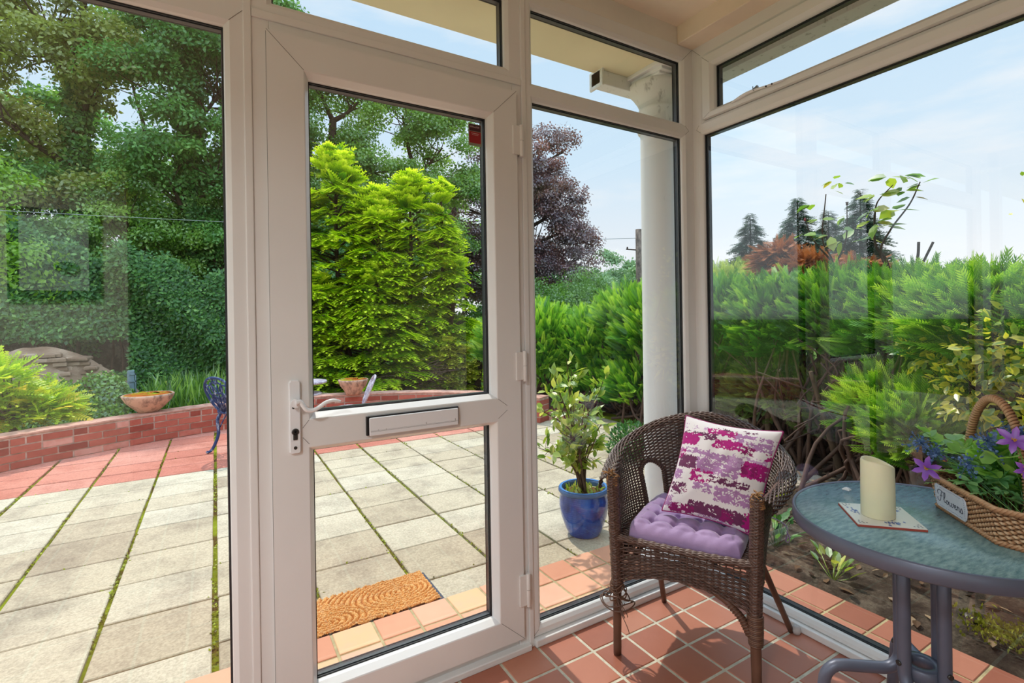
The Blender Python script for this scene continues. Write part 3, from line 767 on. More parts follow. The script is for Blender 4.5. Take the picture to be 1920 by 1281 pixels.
# --- scatter cushion -------------------------------------------------------------
n = 340
def stroke_img(n):
    C_ = np.ones((n, n, 3))*np.array(srgb(236, 230, 230)[:3])
    vv, uu_ = np.meshgrid(np.linspace(0, 1, n), np.linspace(0, 1, n), indexing='ij')
    MAG = srgb(176, 20, 122)[:3]; PLU = srgb(108, 48, 88)[:3]; LIL = srgb(176, 128, 176)[:3]; LI2 = srgb(196, 158, 196)[:3]; DMG = srgb(138, 22, 96)[:3]
    S = [(.00, .30, .09, .14, LI2, .62), (.36, .60, .075, .115, PLU, .60), (.64, .82, .06, .10, PLU, .62), (.02, .42, .165, .235, PLU, .40), (.0, .24, .19, .31, MAG, .12), (.30, .62, .10, .165, MAG, .15),
         (.58, .98, .11, .25, LIL, .30), (.40, .60, .215, .30, MAG, .18), (.52, .72, .20, .29, MAG, .33), (.70, .80, .24, .31, DMG, .3), (.92, 1.0, .25, .33, MAG, .42), (.02, .40, .34, .395, LIL, .40), (.0, .12, .36, .46, MAG, .35),
         (.05, .27, .42, .545, PLU, .18), (.28, .72, .36, .56, LIL, .22), (.60, .95, .33, .45, LI2, .35), (.74, 1.0, .37, .52, MAG, .12), (.73, .9, .40, .50, DMG, .35), (.24, .46, .535, .66, MAG, .42), (.44, .84, .575, .635, PLU, .28),
         (.02, .16, .57, .67, LIL, .35), (.30, .50, .66, .74, LIL, .40), (.52, .95, .66, .79, LIL, .26), (.03, .22, .70, .82, PLU, .36), (.10, .24, .735, .78, DMG, .5), (.28, .92, .84, .965, PLU, .16), (.86, 1.0, .82, 1.0, MAG, .26), (.08, .34, .90, 1.0, DMG, .30), (.0, .1, .84, .95, LIL, .3), (.62, .75, .86, .985, DMG, .35), (.40, .66, .965, 1.0, LIL, .4)]
    for k, (u0, u1, v0, v1, c, rough) in enumerate(S):
        e1 = (vnoise((n, n), (60, 26), 10+k)-.5)*.05; e2 = (vnoise((n, n), (12, 90), 60+k)-.5)*.024
        ins = (uu_+e1 > u0) & (uu_+e1 < u1) & (vv+e2 > v0) & (vv+e2 < v1)
        sp = .55*vnoise((n, n), (50, 26), 110+k)+.45*vnoise((n, n), (120, 90), 160+k)
        ins &= sp > .16+rough*.72
        col = np.array(c)[None]*(.88+.24*vnoise((n, n), (40, 30), 210+k)[ins][:, None])
        C_[ins] = col
    return np.clip(C_, 0, 1)
t = Mt('brushstroke_print'); ca = t.attr('print')
t.bsdf(ca.outputs['Color'], .75, t.bump(t.noise(500, 3), .2, .001), .25, 0, **{'Sheen Weight': .2}); PRINT = t.m
PIPE = simple('magenta_piping', srgb(150, 20, 100), .6, .1, 60)
TL = np.array([-.350, -.238, .832]); TR = np.array([-.205, -.548, .808]); BL_ = np.array([-.522, -.268, .506]); BR_ = np.array([-.372, -.552, .470])
cush = thing('scatter_cushion', tuple((BL_+BR_)/2), 'white cushion with magenta and plum brushstrokes leaning on the chair back', 'cushion')
def pillow(n, sgn):
    vv, u_ = np.meshgrid(np.linspace(0, 1, n), np.linspace(0, 1, n), indexing='ij')
    pin = .045*(4*u_*(1-u_))*(np.where(vv < .5, 1-2*vv, 0)**6+0) ; pin2 = .045*(4*u_*(1-u_))*(np.where(vv > .5, 2*vv-1, 0)**6)
    v2 = vv+pin-pin2
    pu = .045*(4*vv*(1-vv))*(np.where(u_ < .5, 1-2*u_, 0)**6); pu2 = .045*(4*vv*(1-vv))*(np.where(u_ > .5, 2*u_-1, 0)**6)
    u2 = u_+pu-pu2
    P = (TL*(1-u2[..., None])+TR*u2[..., None])*(1-v2[..., None])+(BL_*(1-u2[..., None])+BR_*u2[..., None])*v2[..., None]
    N = np.cross(TR-TL, BL_-TL); N = N/np.linalg.norm(N)
    if N@np.array([-1.924+.36, -1.613+.4, .6]) < 0: N = -N
    b = (np.clip(4*u_*(1-u_), 0, 1)**.5*np.clip(4*vv*(1-vv), 0, 1)**.5)
    wr = .004*(vnoise((n, n), (7, 9), 5)-.5)*b*2
    return P+N*(sgn*(.058*b**.9)+wr)[..., None], N
P, N_ = pillow(n, 1); m = MB(); m.grid(P)
Q, _ = pillow(60, -1); m.grid(Q, flip=True)
cv = m.build('cover', [PRINT], cush, fix=True)
ca = cv.data.color_attributes.new('print', 'FLOAT_COLOR', 'POINT')
img = stroke_img(n).reshape(-1, 3); rest = np.ones((60*60, 3))*np.array(srgb(236, 230, 230)[:3])
ca.data.foreach_set('color', np.c_[np.vstack([img, rest]), np.ones(len(img)+len(rest))].astype(np.float32).ravel())
m = MB(); edge = np.vstack([P[0], P[1:, -1], P[-1, ::-1][1:], P[::-1, 0][1:]]); m.tube(edge[::4], .0032, 6)
m.build('piping', [PIPE], cush)

# ------------------------------------------------------------------ table
tc_ = np.array([-.390, -1.040]); TZ = .700; TR_ = .302
MET = simple('table_metal', srgb(98, 102, 118), .42, .06, 12, (200, .08, .0005), .5, .25)
t = Mt('rippled_glass'); tcx = t.n('TexCoord'); mpx = t.n('Mapping'); mpx.inputs['Rotation'].default_value = (0, 0, math.radians(31)); mpx.inputs['Scale'].default_value = (34, 110, 34); t.l(tcx.outputs['Object'], mpx.inputs['Vector']); vv_ = mpx.outputs['Vector']; nz = t.noise(1.0, 6, .62, vv_)
geo = t.bump(nz, .42, .004)
pb = t.bsdf(t.ramp(nz, [(.3, srgb(92, 132, 138)), (.7, srgb(150, 184, 186))]), .06, geo, .8); TGL = t.m
tab = thing('bistro_table', (tc_[0], tc_[1], 0), 'round grey metal table with rippled glass top in front of the side window', 'table')
m = MB(); m.lathe([(TR_-.010, TZ-.001), (TR_-.004, TZ+.003), (TR_, TZ), (TR_, TZ-.030), (TR_-.004, TZ-.034), (TR_-.016, TZ-.034), (TR_-.016, TZ-.006), (TR_-.010, TZ-.006)], (*tc_, 0), 96, closed=True)
m.build('rim', [MET], tab, fix=True)
m = MB(); m.lathe([(0, TZ-.006), (TR_-.009, TZ-.006), (TR_-.009, TZ-.0005), (0, TZ-.0005)], (*tc_, 0), 96)
m.build('glass_top', [TGL], tab, fix=True)
tdir = np.array([.937, .35]); rdir = np.array([.35, -.937]); ROT = math.radians(8)
def rot2(v, a): return np.array([v[0]*math.cos(a)-v[1]*math.sin(a), v[0]*math.sin(a)+v[1]*math.cos(a)])
tdir, rdir = rot2(tdir, ROT), rot2(rdir, ROT)
for k, (qa, qb, fd) in enumerate(((-1, 1, unit(-rdir*.92-tdir*.38)), (1, -1, unit(rdir*.92+tdir*.38)), (-1, -1, unit(-tdir*.92+rdir*.38)), (1, 1, unit(tdir*.92-rdir*.38)))):
    base = tc_-rdir*.015+rdir*qa*.040+tdir*qb*.040; dx, dy = fd
    m = MB()
    pts = [(base[0], base[1], TZ-.032), (base[0], base[1], .50), (base[0], base[1], .375)]
    for q in np.linspace(0, PI/2, 8): pts.append((base[0]+dx*.045*(1-math.cos(q)), base[1]+dy*.045*(1-math.cos(q)), .325-.045*math.sin(q)))
    for r_ in (.08, .11, .135): pts.append((base[0]+dx*r_, base[1]+dy*r_, .280))
    for q in np.linspace(.3, PI/2, 6): pts.append((base[0]+dx*(.145+.045*math.sin(q)), base[1]+dy*(.145+.045*math.sin(q)), .280-.05*(1-math.cos(q))))
    pts += [(base[0]+dx*.205, base[1]+dy*.205, .14), (base[0]+dx*.222, base[1]+dy*.222, .014)]
    m.tube(pts, .0148, 18)
    lg = m.build('leg', [MET], tab)
    m = MB(); m.lathe([(0, 0), (.018, 0), (.018, .014), (.0165, .02), (0, .02)], (base[0]+dx*.222, base[1]+dy*.222, .001), 14); m.build('foot', [BLACK], lg)
    out_ = unit(base-tc_); m = MB(); m.tube([tuple(base+out_*.011)+(.345,), tuple(base+out_*.0185)+(.345,)], .0065, 12); m.build('bolt', [BRASS], lg)
m = MB(); m.lathe([(.024, .300), (.044, .300), (.048, .305), (.048, .330), (.044, .335), (.028, .335), (.024, .330)], (*(tc_-rdir*.015), 0), 48, closed=True)
m.build('parasol_ring', [MET], tab, fix=True)
m = MB(); [m.tube([tuple(tc_-rdir*.015)+(.318,), tuple(tc_-rdir*.015+(rdir*qa+tdir*qb)*.036)+(.318,)][::-1], .013, 8) for qa, qb in ()]; m.box(tc_[0]-.20, tc_[0]+.20, tc_[1]-.010, tc_[1]+.010, TZ-.036, TZ-.026); m.box(tc_[0]-.010, tc_[0]+.010, tc_[1]-.20, tc_[1]+.20, TZ-.036, TZ-.026)
m.build('cross_bar', [MET], tab)

# ceramic tile under the candle
pt = [np.array([-.470, -.866]), np.array([-.588, -.976]), np.array([-.470, -1.072])]; c4 = pt[0]+pt[2]-pt[1]
ctr_ = (pt[0]+pt[2])/2; ex = unit(pt[0]-pt[1]); ey = unit(pt[2]-pt[1]); ey = unit(ey-ex*(ex@ey)); hs = .074
tl = thing('ceramic_tile', (ctr_[0], ctr_[1], TZ), 'white glazed tile with blue delft motifs lying under the candle', 'tile')
def TW(a, b, z): p = ctr_+ex*a+ey*b; return (p[0], p[1], TZ+z)
m = MB()
m.add([TW(-hs, -hs, 0), TW(hs, -hs, 0), TW(hs, hs, 0), TW(-hs, hs, 0), TW(-hs, -hs, .005), TW(hs, -hs, .005), TW(hs, hs, .005), TW(-hs, hs, .005)], [(0,3,2,1),(4,5,6,7),(0,1,5,4),(1,2,6,5),(2,3,7,6),(3,0,4,7)])
m.build('clay_body', [simple('red_clay', srgb(168, 74, 60), .8, .1, 60)], tl, fix=True)
m = MB(); h2 = hs-.0008
m.add([TW(-h2, -h2, .005), TW(h2, -h2, .005), TW(h2, h2, .005), TW(-h2, h2, .005), TW(-h2, -h2, .0072), TW(h2, -h2, .0072), TW(h2, h2, .0072), TW(-h2, h2, .0072)], [(0,3,2,1),(4,5,6,7),(0,1,5,4),(1,2,6,5),(2,3,7,6),(3,0,4,7)])
GLZ = m
BLUE = simple('delft_blue', srgb(70, 92, 160), .3, .3, 120); DBL = simple('delft_dark', srgb(54, 58, 88), .3, .2, 90)
m = GLZ
def dab(a, b, r, k=9, e=1.0, mi=0):
    an = np.linspace(0, 2*PI, k, endpoint=False); ph_ = rng.random()*6
    V = [TW(a+r*math.cos(q)*(1+.25*math.sin(3*q+ph_)), b+r*e*math.sin(q), .0074) for q in an]; V.append(TW(a, b, .0076))
    m.add(V, [(i, (i+1) % k, k) for i in range(k)], mi+1)
for ca_, cb_ in ((-1, -1), (1, -1), (1, 1), (-1, 1)):       # corner motifs
    for i, j in ((0, 0), (1.4, 0), (0, 1.4), (2.6, .4), (.4, 2.6), (1.2, 1.2)): dab(ca_*(hs-.008-i*.006), cb_*(hs-.008-j*.006), .0022, mi=1)
for k in range(26): dab(.040+rng.normal()*.012, .030+rng.normal()*.014, .003+.003*rng.random(), e=.6)
for k in range(18): dab(-.050+rng.normal()*.009, .012+rng.normal()*.010, .003+.003*rng.random(), e=.6)
for k in range(18): dab(.02+rng.normal()*.012, -.054+rng.normal()*.006, .003+.002*rng.random(), e=.6)
m.build('glaze', [simple('white_glaze', srgb(232, 230, 222), .2, .03, 12, None, .6), BLUE, DBL], tl, fix=False)
# candle
ccx, ccy = -.478, -.968
cnd = thing('pillar_candle', (ccx, ccy, TZ+.0072), 'cream pillar candle with a sloping hollow top standing on the blue and white tile', 'candle')
t = Mt('candle_wax'); p = t.bsdf(t.ramp(t.noise(9, 5), [(.3, srgb(236, 230, 192)), (.7, srgb(243, 238, 206))]), .45, t.bump(t.noise(60, 4), .1, .001), .4)
p.inputs['Subsurface Weight'].default_value = .25; p.inputs['Subsurface Radius'].default_value = (.02, .014, .006); WAX = t.m
m = MB(); R0 = .0375; k = 56; an = np.linspace(0, 2*PI, k, endpoint=False)
sl = .008*np.cos(an-2.3)+.003*np.sin(2*an)          # wavy sloping rim
rows = []
for r_, zz_, s_ in ((0, 0, 0), (R0-.002, 0, 0), (R0, .002, 0), (R0*.995, .07, 0), (R0*.98, .134, 1), (R0-.0025, .1385, 1), (R0-.006, .1375, 1), (R0-.010, .125, .7), (R0-.016, .116, .3), (0, .112, 0)):
    rows.append(np.c_[ccx+r_*np.cos(an)+.0*zz_, ccy+r_*np.sin(an), TZ+.0074+zz_+sl*s_])
V = np.array(rows); F = []
for i in range(len(rows)-1):
    for j in range(k): F.append((i*k+j, i*k+(j+1) % k, (i+1)*k+(j+1) % k, (i+1)*k+j))
m.add(V.reshape(-1, 3), np.array(F), 0, True); m.build('wax', [WAX], cnd)
sc_ = thing('plastic_scrap', (-.322, -.815, TZ), 'small white plastic scrap on the far left of the glass table top', 'scrap')
m = MB(); m.bbox(-.330, -.316, -.826, -.806, TZ, TZ+.004, .001); m.bbox(-.327, -.319, -.823, -.812, TZ+.004, TZ+.007, .001); m.build('chip', [HW], sc_)

# ------------------------------------------------------------------ basket of flowers
ba = unit(np.array([-.159, -.166])); bb_ = np.array([-ba[1], ba[0]]); bb_ = bb_ if bb_@np.array([.72, -.69]) > 0 else -bb_
p0 = np.array([-.259, -1.020]); LA, LB, CH = .300, .172, .035
bc = p0+ba*(LA/2-CH)+bb_*(LB/2)
BSK = tinted('seagrass', [(0, srgb(70, 42, 26)), (.35, srgb(120, 80, 52)), (.7, srgb(176, 130, 92)), (1, srgb(222, 188, 152))], .6, (160, .3, .001), .12, 70, .35)
bsk = thing('flower_basket', (bc[0], bc[1], TZ), 'woven seagrass basket with arched handle and white Flowers label on the table', 'basket')
def oct_path(g, n=200):
    a, b, c = LA/2+g, LB/2+g, CH
    q = np.array([(-a+c, -b), (a-c, -b), (a, -b+c), (a, b-c), (a-c, b), (-a+c, b), (-a, b-c), (-a, -b+c), (-a+c, -b)])
    # the label side and its neighbours
    L = np.r_[0, np.cumsum(np.linalg.norm(np.diff(q, axis=0), axis=1))]; s_ = np.linspace(0, L[-1], n)
    P = np.c_[np.interp(s_, L, q[:, 0]), np.interp(s_, L, q[:, 1])]
    for _ in range(3): P = (P+np.roll(P[:-1], 1, 0)[np.r_[0:n-1, 0]]+np.roll(P[:-1], -1, 0)[np.r_[0:n-1, 0]])/3
    P[-1] = P[0]; return P, s_
def BW(P): P = np.asarray(P, dtype=float).reshape(-1, 3); return np.c_[bc+P[:, :1]*ba+P[:, 1:2]*bb_, TZ+P[:, 2]]
m = MB(); HB = .082; nrow = 15; g_ = .012
for r_ in range(nrow):
    z = .009+r_*(HB-.012)/(nrow-1); fl = .012*(z/HB)
    P, s_ = oct_path(fl, 460); d = np.gradient(P, axis=0); nn = unit(np.c_[d[:, 1], -d[:, 0]])
    w = .0036*np.sin(s_/g_*PI+(PI if r_ % 2 else 0))
    tn = np.clip(.52+.40*np.sin(s_/g_*PI+(PI if r_ % 2 else 0)+.6)+rng.normal(size=len(s_))*.03+rng.normal()*.07, 0, 1)
    m.tube(BW(np.c_[P+nn*w[:, None], np.full(len(P), z)+.0008*np.sin(s_*900)]), .0029+.0006*np.sin(s_/g_*PI)**2, 6, tint=tn, cap=False)
for z, rr in ((.004, .0046), (HB, .0058)):       # braided edges
    P, s_ = oct_path(.002 if z < .01 else .013, 420); d = np.gradient(P, axis=0); nn = unit(np.c_[d[:, 1], -d[:, 0]])
    for q in range(3):
        a = s_/.026*2*PI+q*2*PI/3
        m.tube(BW(np.c_[P+nn*(.004*np.cos(a))[:, None]+nn*.001, z+.0042*np.sin(a)]), rr*.72, 6, tint=np.clip(.62+.25*np.sin(a), 0, 1), cap=False)
P, s_ = oct_path(-.004, 80); m.add(BW(np.c_[P[:-1], np.full(79, .004)]), [tuple(range(79))])
m.build('body', [BSK], bsk)
m = MB()
ang = np.linspace(0, PI, 260); A0 = .112
hp = np.c_[-.040-np.cos(ang)*A0, np.zeros(260), .050+.256*np.sin(ang)**.86]
cen = BW(hp); m.tube(cen, .0062, 8, tint=.3)
T = unit(np.gradient(cen, axis=0)); A_ = np.cross(T, np.r_[bb_, 0]); B_ = np.cross(T, A_)
Ld = np.r_[0, np.cumsum(np.linalg.norm(np.diff(cen, axis=0), axis=1))]
cf = spline(cen[::6], 1500); T = unit(np.gradient(cf, axis=0)); A_ = unit(np.cross(T, np.r_[bb_, 0])); B_ = np.cross(T, A_)
Lf = np.r_[0, np.cumsum(np.linalg.norm(np.diff(cf, axis=0), axis=1))]; a = Lf/.0078*2*PI
m.tube(cf+.0072*(np.cos(a)[:, None]*A_+np.sin(a)[:, None]*B_), .0036, 5, tint=np.clip(.55+.3*np.sin(a), 0, 1), cap=False)
m.build('handle', [BSK], bsk)
# label with the word Flowers
LBL = simple('label_cloth', srgb(214, 216, 226), .85, .04, 30, (400, .3, .0008)); INK = simple('label_ink', srgb(60, 64, 84), .7, 0); STI = simple('label_stitch', srgb(120, 126, 168), .7, .2, 90)
m = MB(); y_ = -LB/2-.0135
lw0, lw1, lz0, lz1 = -.098, .030, .014, .070
def LP(u, v, d=0):       # u along the face 0..1, v up 0..1
    z = lz0+(lz1-lz0)*v
    return BW([(lw0+(lw1-lw0)*u, y_-.008*(z/HB)*.75-d, z)])[0]
out = [(0.02, .10), (.06, 0), (.94, -.02), (.99, .08), (1.04, .5), (1.0, .92), (.95, 1.0), (.06, 1.02), (0, .9), (-.01, .5)]
V = [LP(u, v, .0012) for u, v in out]+[LP(u, v, -.001) for u, v in out]; k = len(out)
m.add(V, [tuple(range(k)), tuple(range(2*k-1, k-1, -1))]+[(i, (i+1) % k, k+(i+1) % k, k+i) for i in range(k)])
lab = m.build('label', [LBL], bsk, fix=True); lab['label'] = 'white cloth label reading Flowers'
GL = [[(.12,.06),(.03,.18),(.0,.34),(.12,.10),(.02,.20)][:0],
      [(.02,.30),(.0,.16),(.10,.03),(.24,.08),(.33,.36),(.40,.72),(.47,.90)], [(.10,.55),(.03,.72),(.12,.93),(.34,.98),(.58,.90),(.74,.93)], [(.24,.50),(.38,.53),(.52,.56)],
      [(.60,.30),(.76,.62),(.80,.92),(.70,.88),(.64,.45),(.68,.16),(.80,.18)],
      [(.98,.42),(.86,.34),(.86,.16),(.97,.10),(1.06,.22),(1.02,.38),(.95,.36),(1.10,.34)],
      [(1.14,.42),(1.14,.20),(1.22,.10),(1.32,.24),(1.34,.42),(1.34,.20),(1.42,.10),(1.53,.26),(1.51,.43),(1.62,.38)],
      [(1.62,.24),(1.76,.30),(1.77,.43),(1.67,.40),(1.65,.20),(1.74,.10),(1.86,.22)],
      [(1.86,.10),(1.93,.46),(1.97,.38),(2.07,.42),(2.05,.20),(2.12,.10)],
      [(2.14,.12),(2.27,.48),(2.36,.30),(2.34,.12),(2.22,.09),(2.17,.17)]]
m = MB()
for s_ in GL:
    if len(s_) < 2: continue
    q = spline(np.array(s_), len(s_)*6)
    m.tube([LP(.09+x*.345, .26+y*.56-x*.015, .0014) for x, y in q], np.full(len(q), .00085), 5)
m.build('lettering', [INK], lab)
m = MB()
for u in np.linspace(.06, .93, 22):
    for v in (.93, .08):
        if rng.random() < .85: m.tube([LP(u, v, .0013), LP(u+.022, v+rng.uniform(-.04, .04), .0013)], .0005, 4)
for v in np.linspace(.14, .88, 9):
    for u in (.03, .965): m.tube([LP(u, v, .0013), LP(u+rng.uniform(-.01, .015), v+.05, .0013)], .0005, 4)
m.build('stitching', [STI], lab)

# flowers and greenery, each stem its own object
GA = leaf('sprig_green', [(0, srgb(104, 164, 78)), (.5, srgb(160, 212, 96)), (1, srgb(206, 238, 124))], .45, .08)
GB = leaf('fern_green', [(0, srgb(84, 148, 94)), (.5, srgb(126, 186, 120)), (1, srgb(172, 218, 146))], .4, .06)
PUR = leaf('purple_petal', [(0, srgb(112, 44, 168)), (.6, srgb(150, 76, 206)), (1, srgb(178, 108, 216))], .3, .05)
BLU = leaf('blue_floret', [(0, srgb(70, 104, 160)), (1, srgb(120, 152, 204))], .2, .05)
YEL = simple('stamen_yellow', srgb(206, 150, 60), .7, .1, 60)
def rootp(): return np.array([rng.uniform(-.115, .10), rng.uniform(-.045, .045), .035])
RND = np.array([(0,0,0),(.30,.42,.05),(.72,.46,.09),(1,0,.0),(.72,-.46,.09),(.30,-.42,.05),(.5,0,.0)]); RNDF = np.array([(0,1,6),(1,2,6),(2,3,6),(3,4,6),(4,5,6),(5,0,6)])
def leafy(tip, mat, name, label, cat, group, nl, ls, mode='round', parent=None):
    """stem from inside the basket to tip with paired leaves"""
    r0 = rootp(); tip = np.array(tip, dtype=float); mid = r0*.45+tip*.55+np.array([0, 0, .035])
    st_ = spline([r0, mid, tip], 24)
    o = thing(name, tuple(BW([r0])[0]), label, cat, group)
    m = MB(); m.tube(BW(st_), .0011, 5, tint=.2); m.build('stem', [mat], o)
    m = MB(); Wp = BW(st_); T = unit(np.gradient(Wp, axis=0))
    pos = []; X = []; UPs = []
    for i in range(nl):
        f = .28+.72*i/(nl-1); k_ = min(23, int(f*23)); side = unit(np.cross(T[k_], np.array([0, 0, 1.])+rng.normal(size=3)*.25))
        for s_ in (1, -1):
            pos.append(Wp[k_]); X.append(unit(side*s_+T[k_]*.6+rng.normal(size=3)*.25)); UPs.append(np.array([0, 0, 1.])+rng.normal(size=3)*.4)
    pos.append(Wp[-1]); X.append(T[-1]+rng.normal(size=3)*.1); UPs.append(np.array([0, 0, 1.]))
    tv = RND.copy()
    if mode == 'round': tv[:, 1] *= 1.05
    if mode == 'fern': tv[:, 1] *= .45
    m.inst(tv, RNDF, np.array(pos), frames(np.array(X), np.array(UPs)), ls*rng.uniform(.75, 1.2, len(pos)), tint=rng.uniform(.1, .95, len(pos)), ttint=np.array([-.1, 0, 0, .1, 0, 0, -.12]), smooth=True)
    m.build('leaves', [mat], o)
    return o
for i in range(30):
    a = rng.uniform(0, 2*PI); rr = rng.uniform(.2, 1)
    tip = (-.01+math.cos(a)*.170*rr, math.sin(a)*.115*rr, rng.uniform(.125, .205)*(1.15-.32*rr))
    leafy(tip, GA, 'leafy_sprig', 'bright green round leaved sprig packed among the flower basket greenery', 'artificial sprig', 'round leaved sprigs in the basket', 6, .033)
for i in range(10):
    a = rng.uniform(0, 2*PI); rr = rng.uniform(.4, 1.05)
    leafy((math.cos(a)*.15*rr, math.sin(a)*.10*rr, rng.uniform(.09, .16)), GB, 'fern_sprig', 'blue green narrow leaved fern sprig in the flower basket', 'artificial sprig', 'fern sprigs in the basket', 10, .036, 'fern')
leafy((-.105, -.125, .205), GA, 'leafy_sprig', 'round leaved sprig reaching out left of the basket handle above the purple flower', 'artificial sprig', None, 5, .030)
leafy((-.128, -.100, .060), GA, 'trailing_sprig', 'thin yellow green sprig trailing over the left corner of the basket', 'artificial sprig', None, 6, .014, 'fern')
leafy((.058, -.088, .096), GB, 'fern_sprig', 'fern frond lying over the basket rim above the label', 'artificial sprig', None, 12, .020, 'fern')
leafy((.057, -.05, .178), GA, 'broad_leaf_sprig', 'broad pale green leaf standing up at the front of the basket', 'artificial sprig', None, 2, .045, 'round')
PT = np.array([(0,0,0),(.35,.20,.06),(.70,.19,.05),(1,0,-.05),(.70,-.19,.05),(.35,-.20,.06),(.35,0,.02),(.70,0,.0)]); PTF = np.array([(0,1,6,6),(1,2,7,6),(2,3,7,7),(3,4,7,7),(4,5,6,7),(5,0,6,6)])
PTF3 = [(0,1,6),(1,2,7,6),(2,3,7),(3,4,7),(4,5,6,7),(5,0,6)]
def flower(tip, facing, size, label, closed=0.0):
    r0 = rootp(); o = thing('purple_flower', tuple(BW([r0])[0]), label, 'flower')
    tw = np.array(tip, dtype=float); st_ = spline([BW([r0])[0], BW([r0*.4])[0]*.0+(BW([r0])[0]*.4+tw*.6)+np.array([0, 0, .03]), tw], 20)
    m = MB(); m.tube(st_, .0013, 6, tint=.3); m.build('stem', [GA], o)
    z = unit(np.array(facing, dtype=float)); x = unit(np.cross(z, [.1, .2, 1.])); y = np.cross(z, x)
    for k in range(6):
        a = k*PI/3+.2; d = (x*math.cos(a)+y*math.sin(a))*(1-closed)+z*(closed+.12)
        m = MB(); Rm = frames(d[None], z[None]); m.inst(PT, np.array([(0,1,6)]), tw[None], Rm, np.array([size])); 
        m = MB(); V = (PT*size*rng.uniform(.92, 1.08))@Rm[0].T+tw
        m.add(V, PTF3, 0, True, np.clip(np.array([.2, .5, .75, .9, .75, .5, .4, .7]), 0, 1)); m.build('petal', [PUR], o)
    m = MB()
    for k in range(14):
        d = z+rng.normal(size=3)*.35; m.tube([tw+z*.002, tw+unit(d)*.010], .0009, 4)
    m.build('stamen', [YEL], o)
def toward(p): return np.array([-1.924, -1.613, 1.232])-np.array(p)
f1 = (-.313, -1.013, .811); flower(f1, toward(f1)+np.array([.2, .3, -.3]), .036, 'purple six petalled flower hanging out left of the basket beside the candle')
f2 = (-.362, -1.200, .930); flower(f2, toward(f2)+np.array([-.2, -.1, .5]), .036, 'purple six petalled flower high in the basket at the right edge')
f3 = (-.298, -1.052, .834); flower(f3, np.array([-.5, .3, .8]), .020, 'half closed purple bud just right of the hanging purple flower', .8)
f4 = (-.392, -1.228, .874); flower(f4, toward(f4), .026, 'purple flower low at the right edge of the basket', .25)
FLT = np.array([(0,0,-.3),(1,0,.3),(.3,.95,.3),(-.8,.59,.3),(-.8,-.59,.3),(.3,-.95,.3),(0,0,.1)]); FLF = np.array([(6,1,2),(6,2,3),(6,3,4),(6,4,5),(6,5,1),(0,2,1),(0,3,2),(0,4,3),(0,5,4),(0,1,5)])
for i, (tip, lb_) in enumerate((((-.106, -.130, .172), 'blue floret spray at the far left of the basket'), ((-.072, -.115, .152), 'blue floret spray just above the hanging purple flower'), ((.005, -.085, .150), 'pale blue floret spray at the front over the label'),
                                ((.012, -.035, .190), 'blue floret spray in the middle of the basket greenery'), ((-.02, .01, .222), 'blue floret spray under the top of the basket handle'), ((.035, -.06, .215), 'blue floret spray just left of the high purple flower'), ((.06, .0, .240), 'blue floret spray behind the high purple flower'))):
    r0 = rootp(); tip = np.array(tip); o = thing('blue_flower_spray', tuple(BW([r0])[0]), lb_, 'flower')
    st_ = spline([r0, r0*.4+tip*.6+np.array([0, 0, .02]), tip], 16); m = MB(); m.tube(BW(st_), .0010, 5, tint=.2); m.build('stem', [GB], o)
    nb = 46; pp = tip+rng.normal(size=(nb, 3))*np.array([.015, .013, .013]); m = MB()
    m.inst(FLT, FLF, BW(pp), frames(rand_dirs(nb), rand_dirs(nb)), rng.uniform(.0032, .0052, nb), tint=rng.random(nb)); [m.tube(BW([tip, q_]), .0005, 4) for q_ in pp]; m.build('florets', [BLU], o)
# ------------------------------------------------------------------ patio
def slab_mat(name, stops, stain):
    t = Mt(name); v = t.coords(1); f = t.attr('tint').outputs['Fac']
    base = t.ramp(f, stops)
    blot = t.ramp(t.noise(3.2, 8, .68, v), [(.46, (0,0,0,1)), (.74, (1,1,1,1))])
    c = t.mix(t.math('MULTIPLY', blot, .6), base, stain)
    sp = t.ramp(t.noise(85, 5, .75, v), [(.35, (.74,.72,.69,1)), (.62, (1.1,1.09,1.06,1))])
    c = t.mix(1, c, sp, 'MULTIPLY')
    t.bsdf(c, .9, t.bump(t.noise(70, 8, .75, v), .55, .006), .15); return t.m
SLAB = slab_mat('concrete_slab', [(0, srgb(184, 166, 142)), (.5, srgb(203, 187, 162)), (1, srgb(213, 200, 178))], srgb(112, 98, 88))
SLABR = slab_mat('red_slab', [(0, srgb(192, 118, 102)), (.5, srgb(208, 136, 118)), (1, srgb(216, 154, 138))], srgb(160, 82, 66))
t = Mt('mossy_joint'); v = t.coords(1)
f = t.noise(3.0, 5, .6, v); c = t.ramp(f, [(.34, srgb(96, 72, 46)), (.44, srgb(112, 92, 40)), (.50, srgb(136, 142, 30)), (.66, srgb(172, 188, 48))])
c = t.mix(.25, c, t.ramp(t.noise(120, 4, .7, v), [(.3, (.03, .02, .015, 1)), (.7, (.55, .5, .25, 1))]), 'MULTIPLY')
t.bsdf(c, .95, t.bump(t.noise(160, 6, .7, v), .8, .01), .1); MOSSJ = t.m
GZ = -.020
XL = [-.325-.405*k for k in range(-6, 18)]; XL.sort()
YL = [.490, .706, 1.093, 1.455, 1.815, 2.222, 2.560, 2.850, 3.140, 3.432, 3.72, 4.02, 4.32, 4.62, 4.94, 5.3]
m = MB()
m.box(-7.5, 3.0, .47, 5.6, -.12, GZ-.016, 2)
def inside_wall(x, y):      # the brick wall bounds the patio
    return True
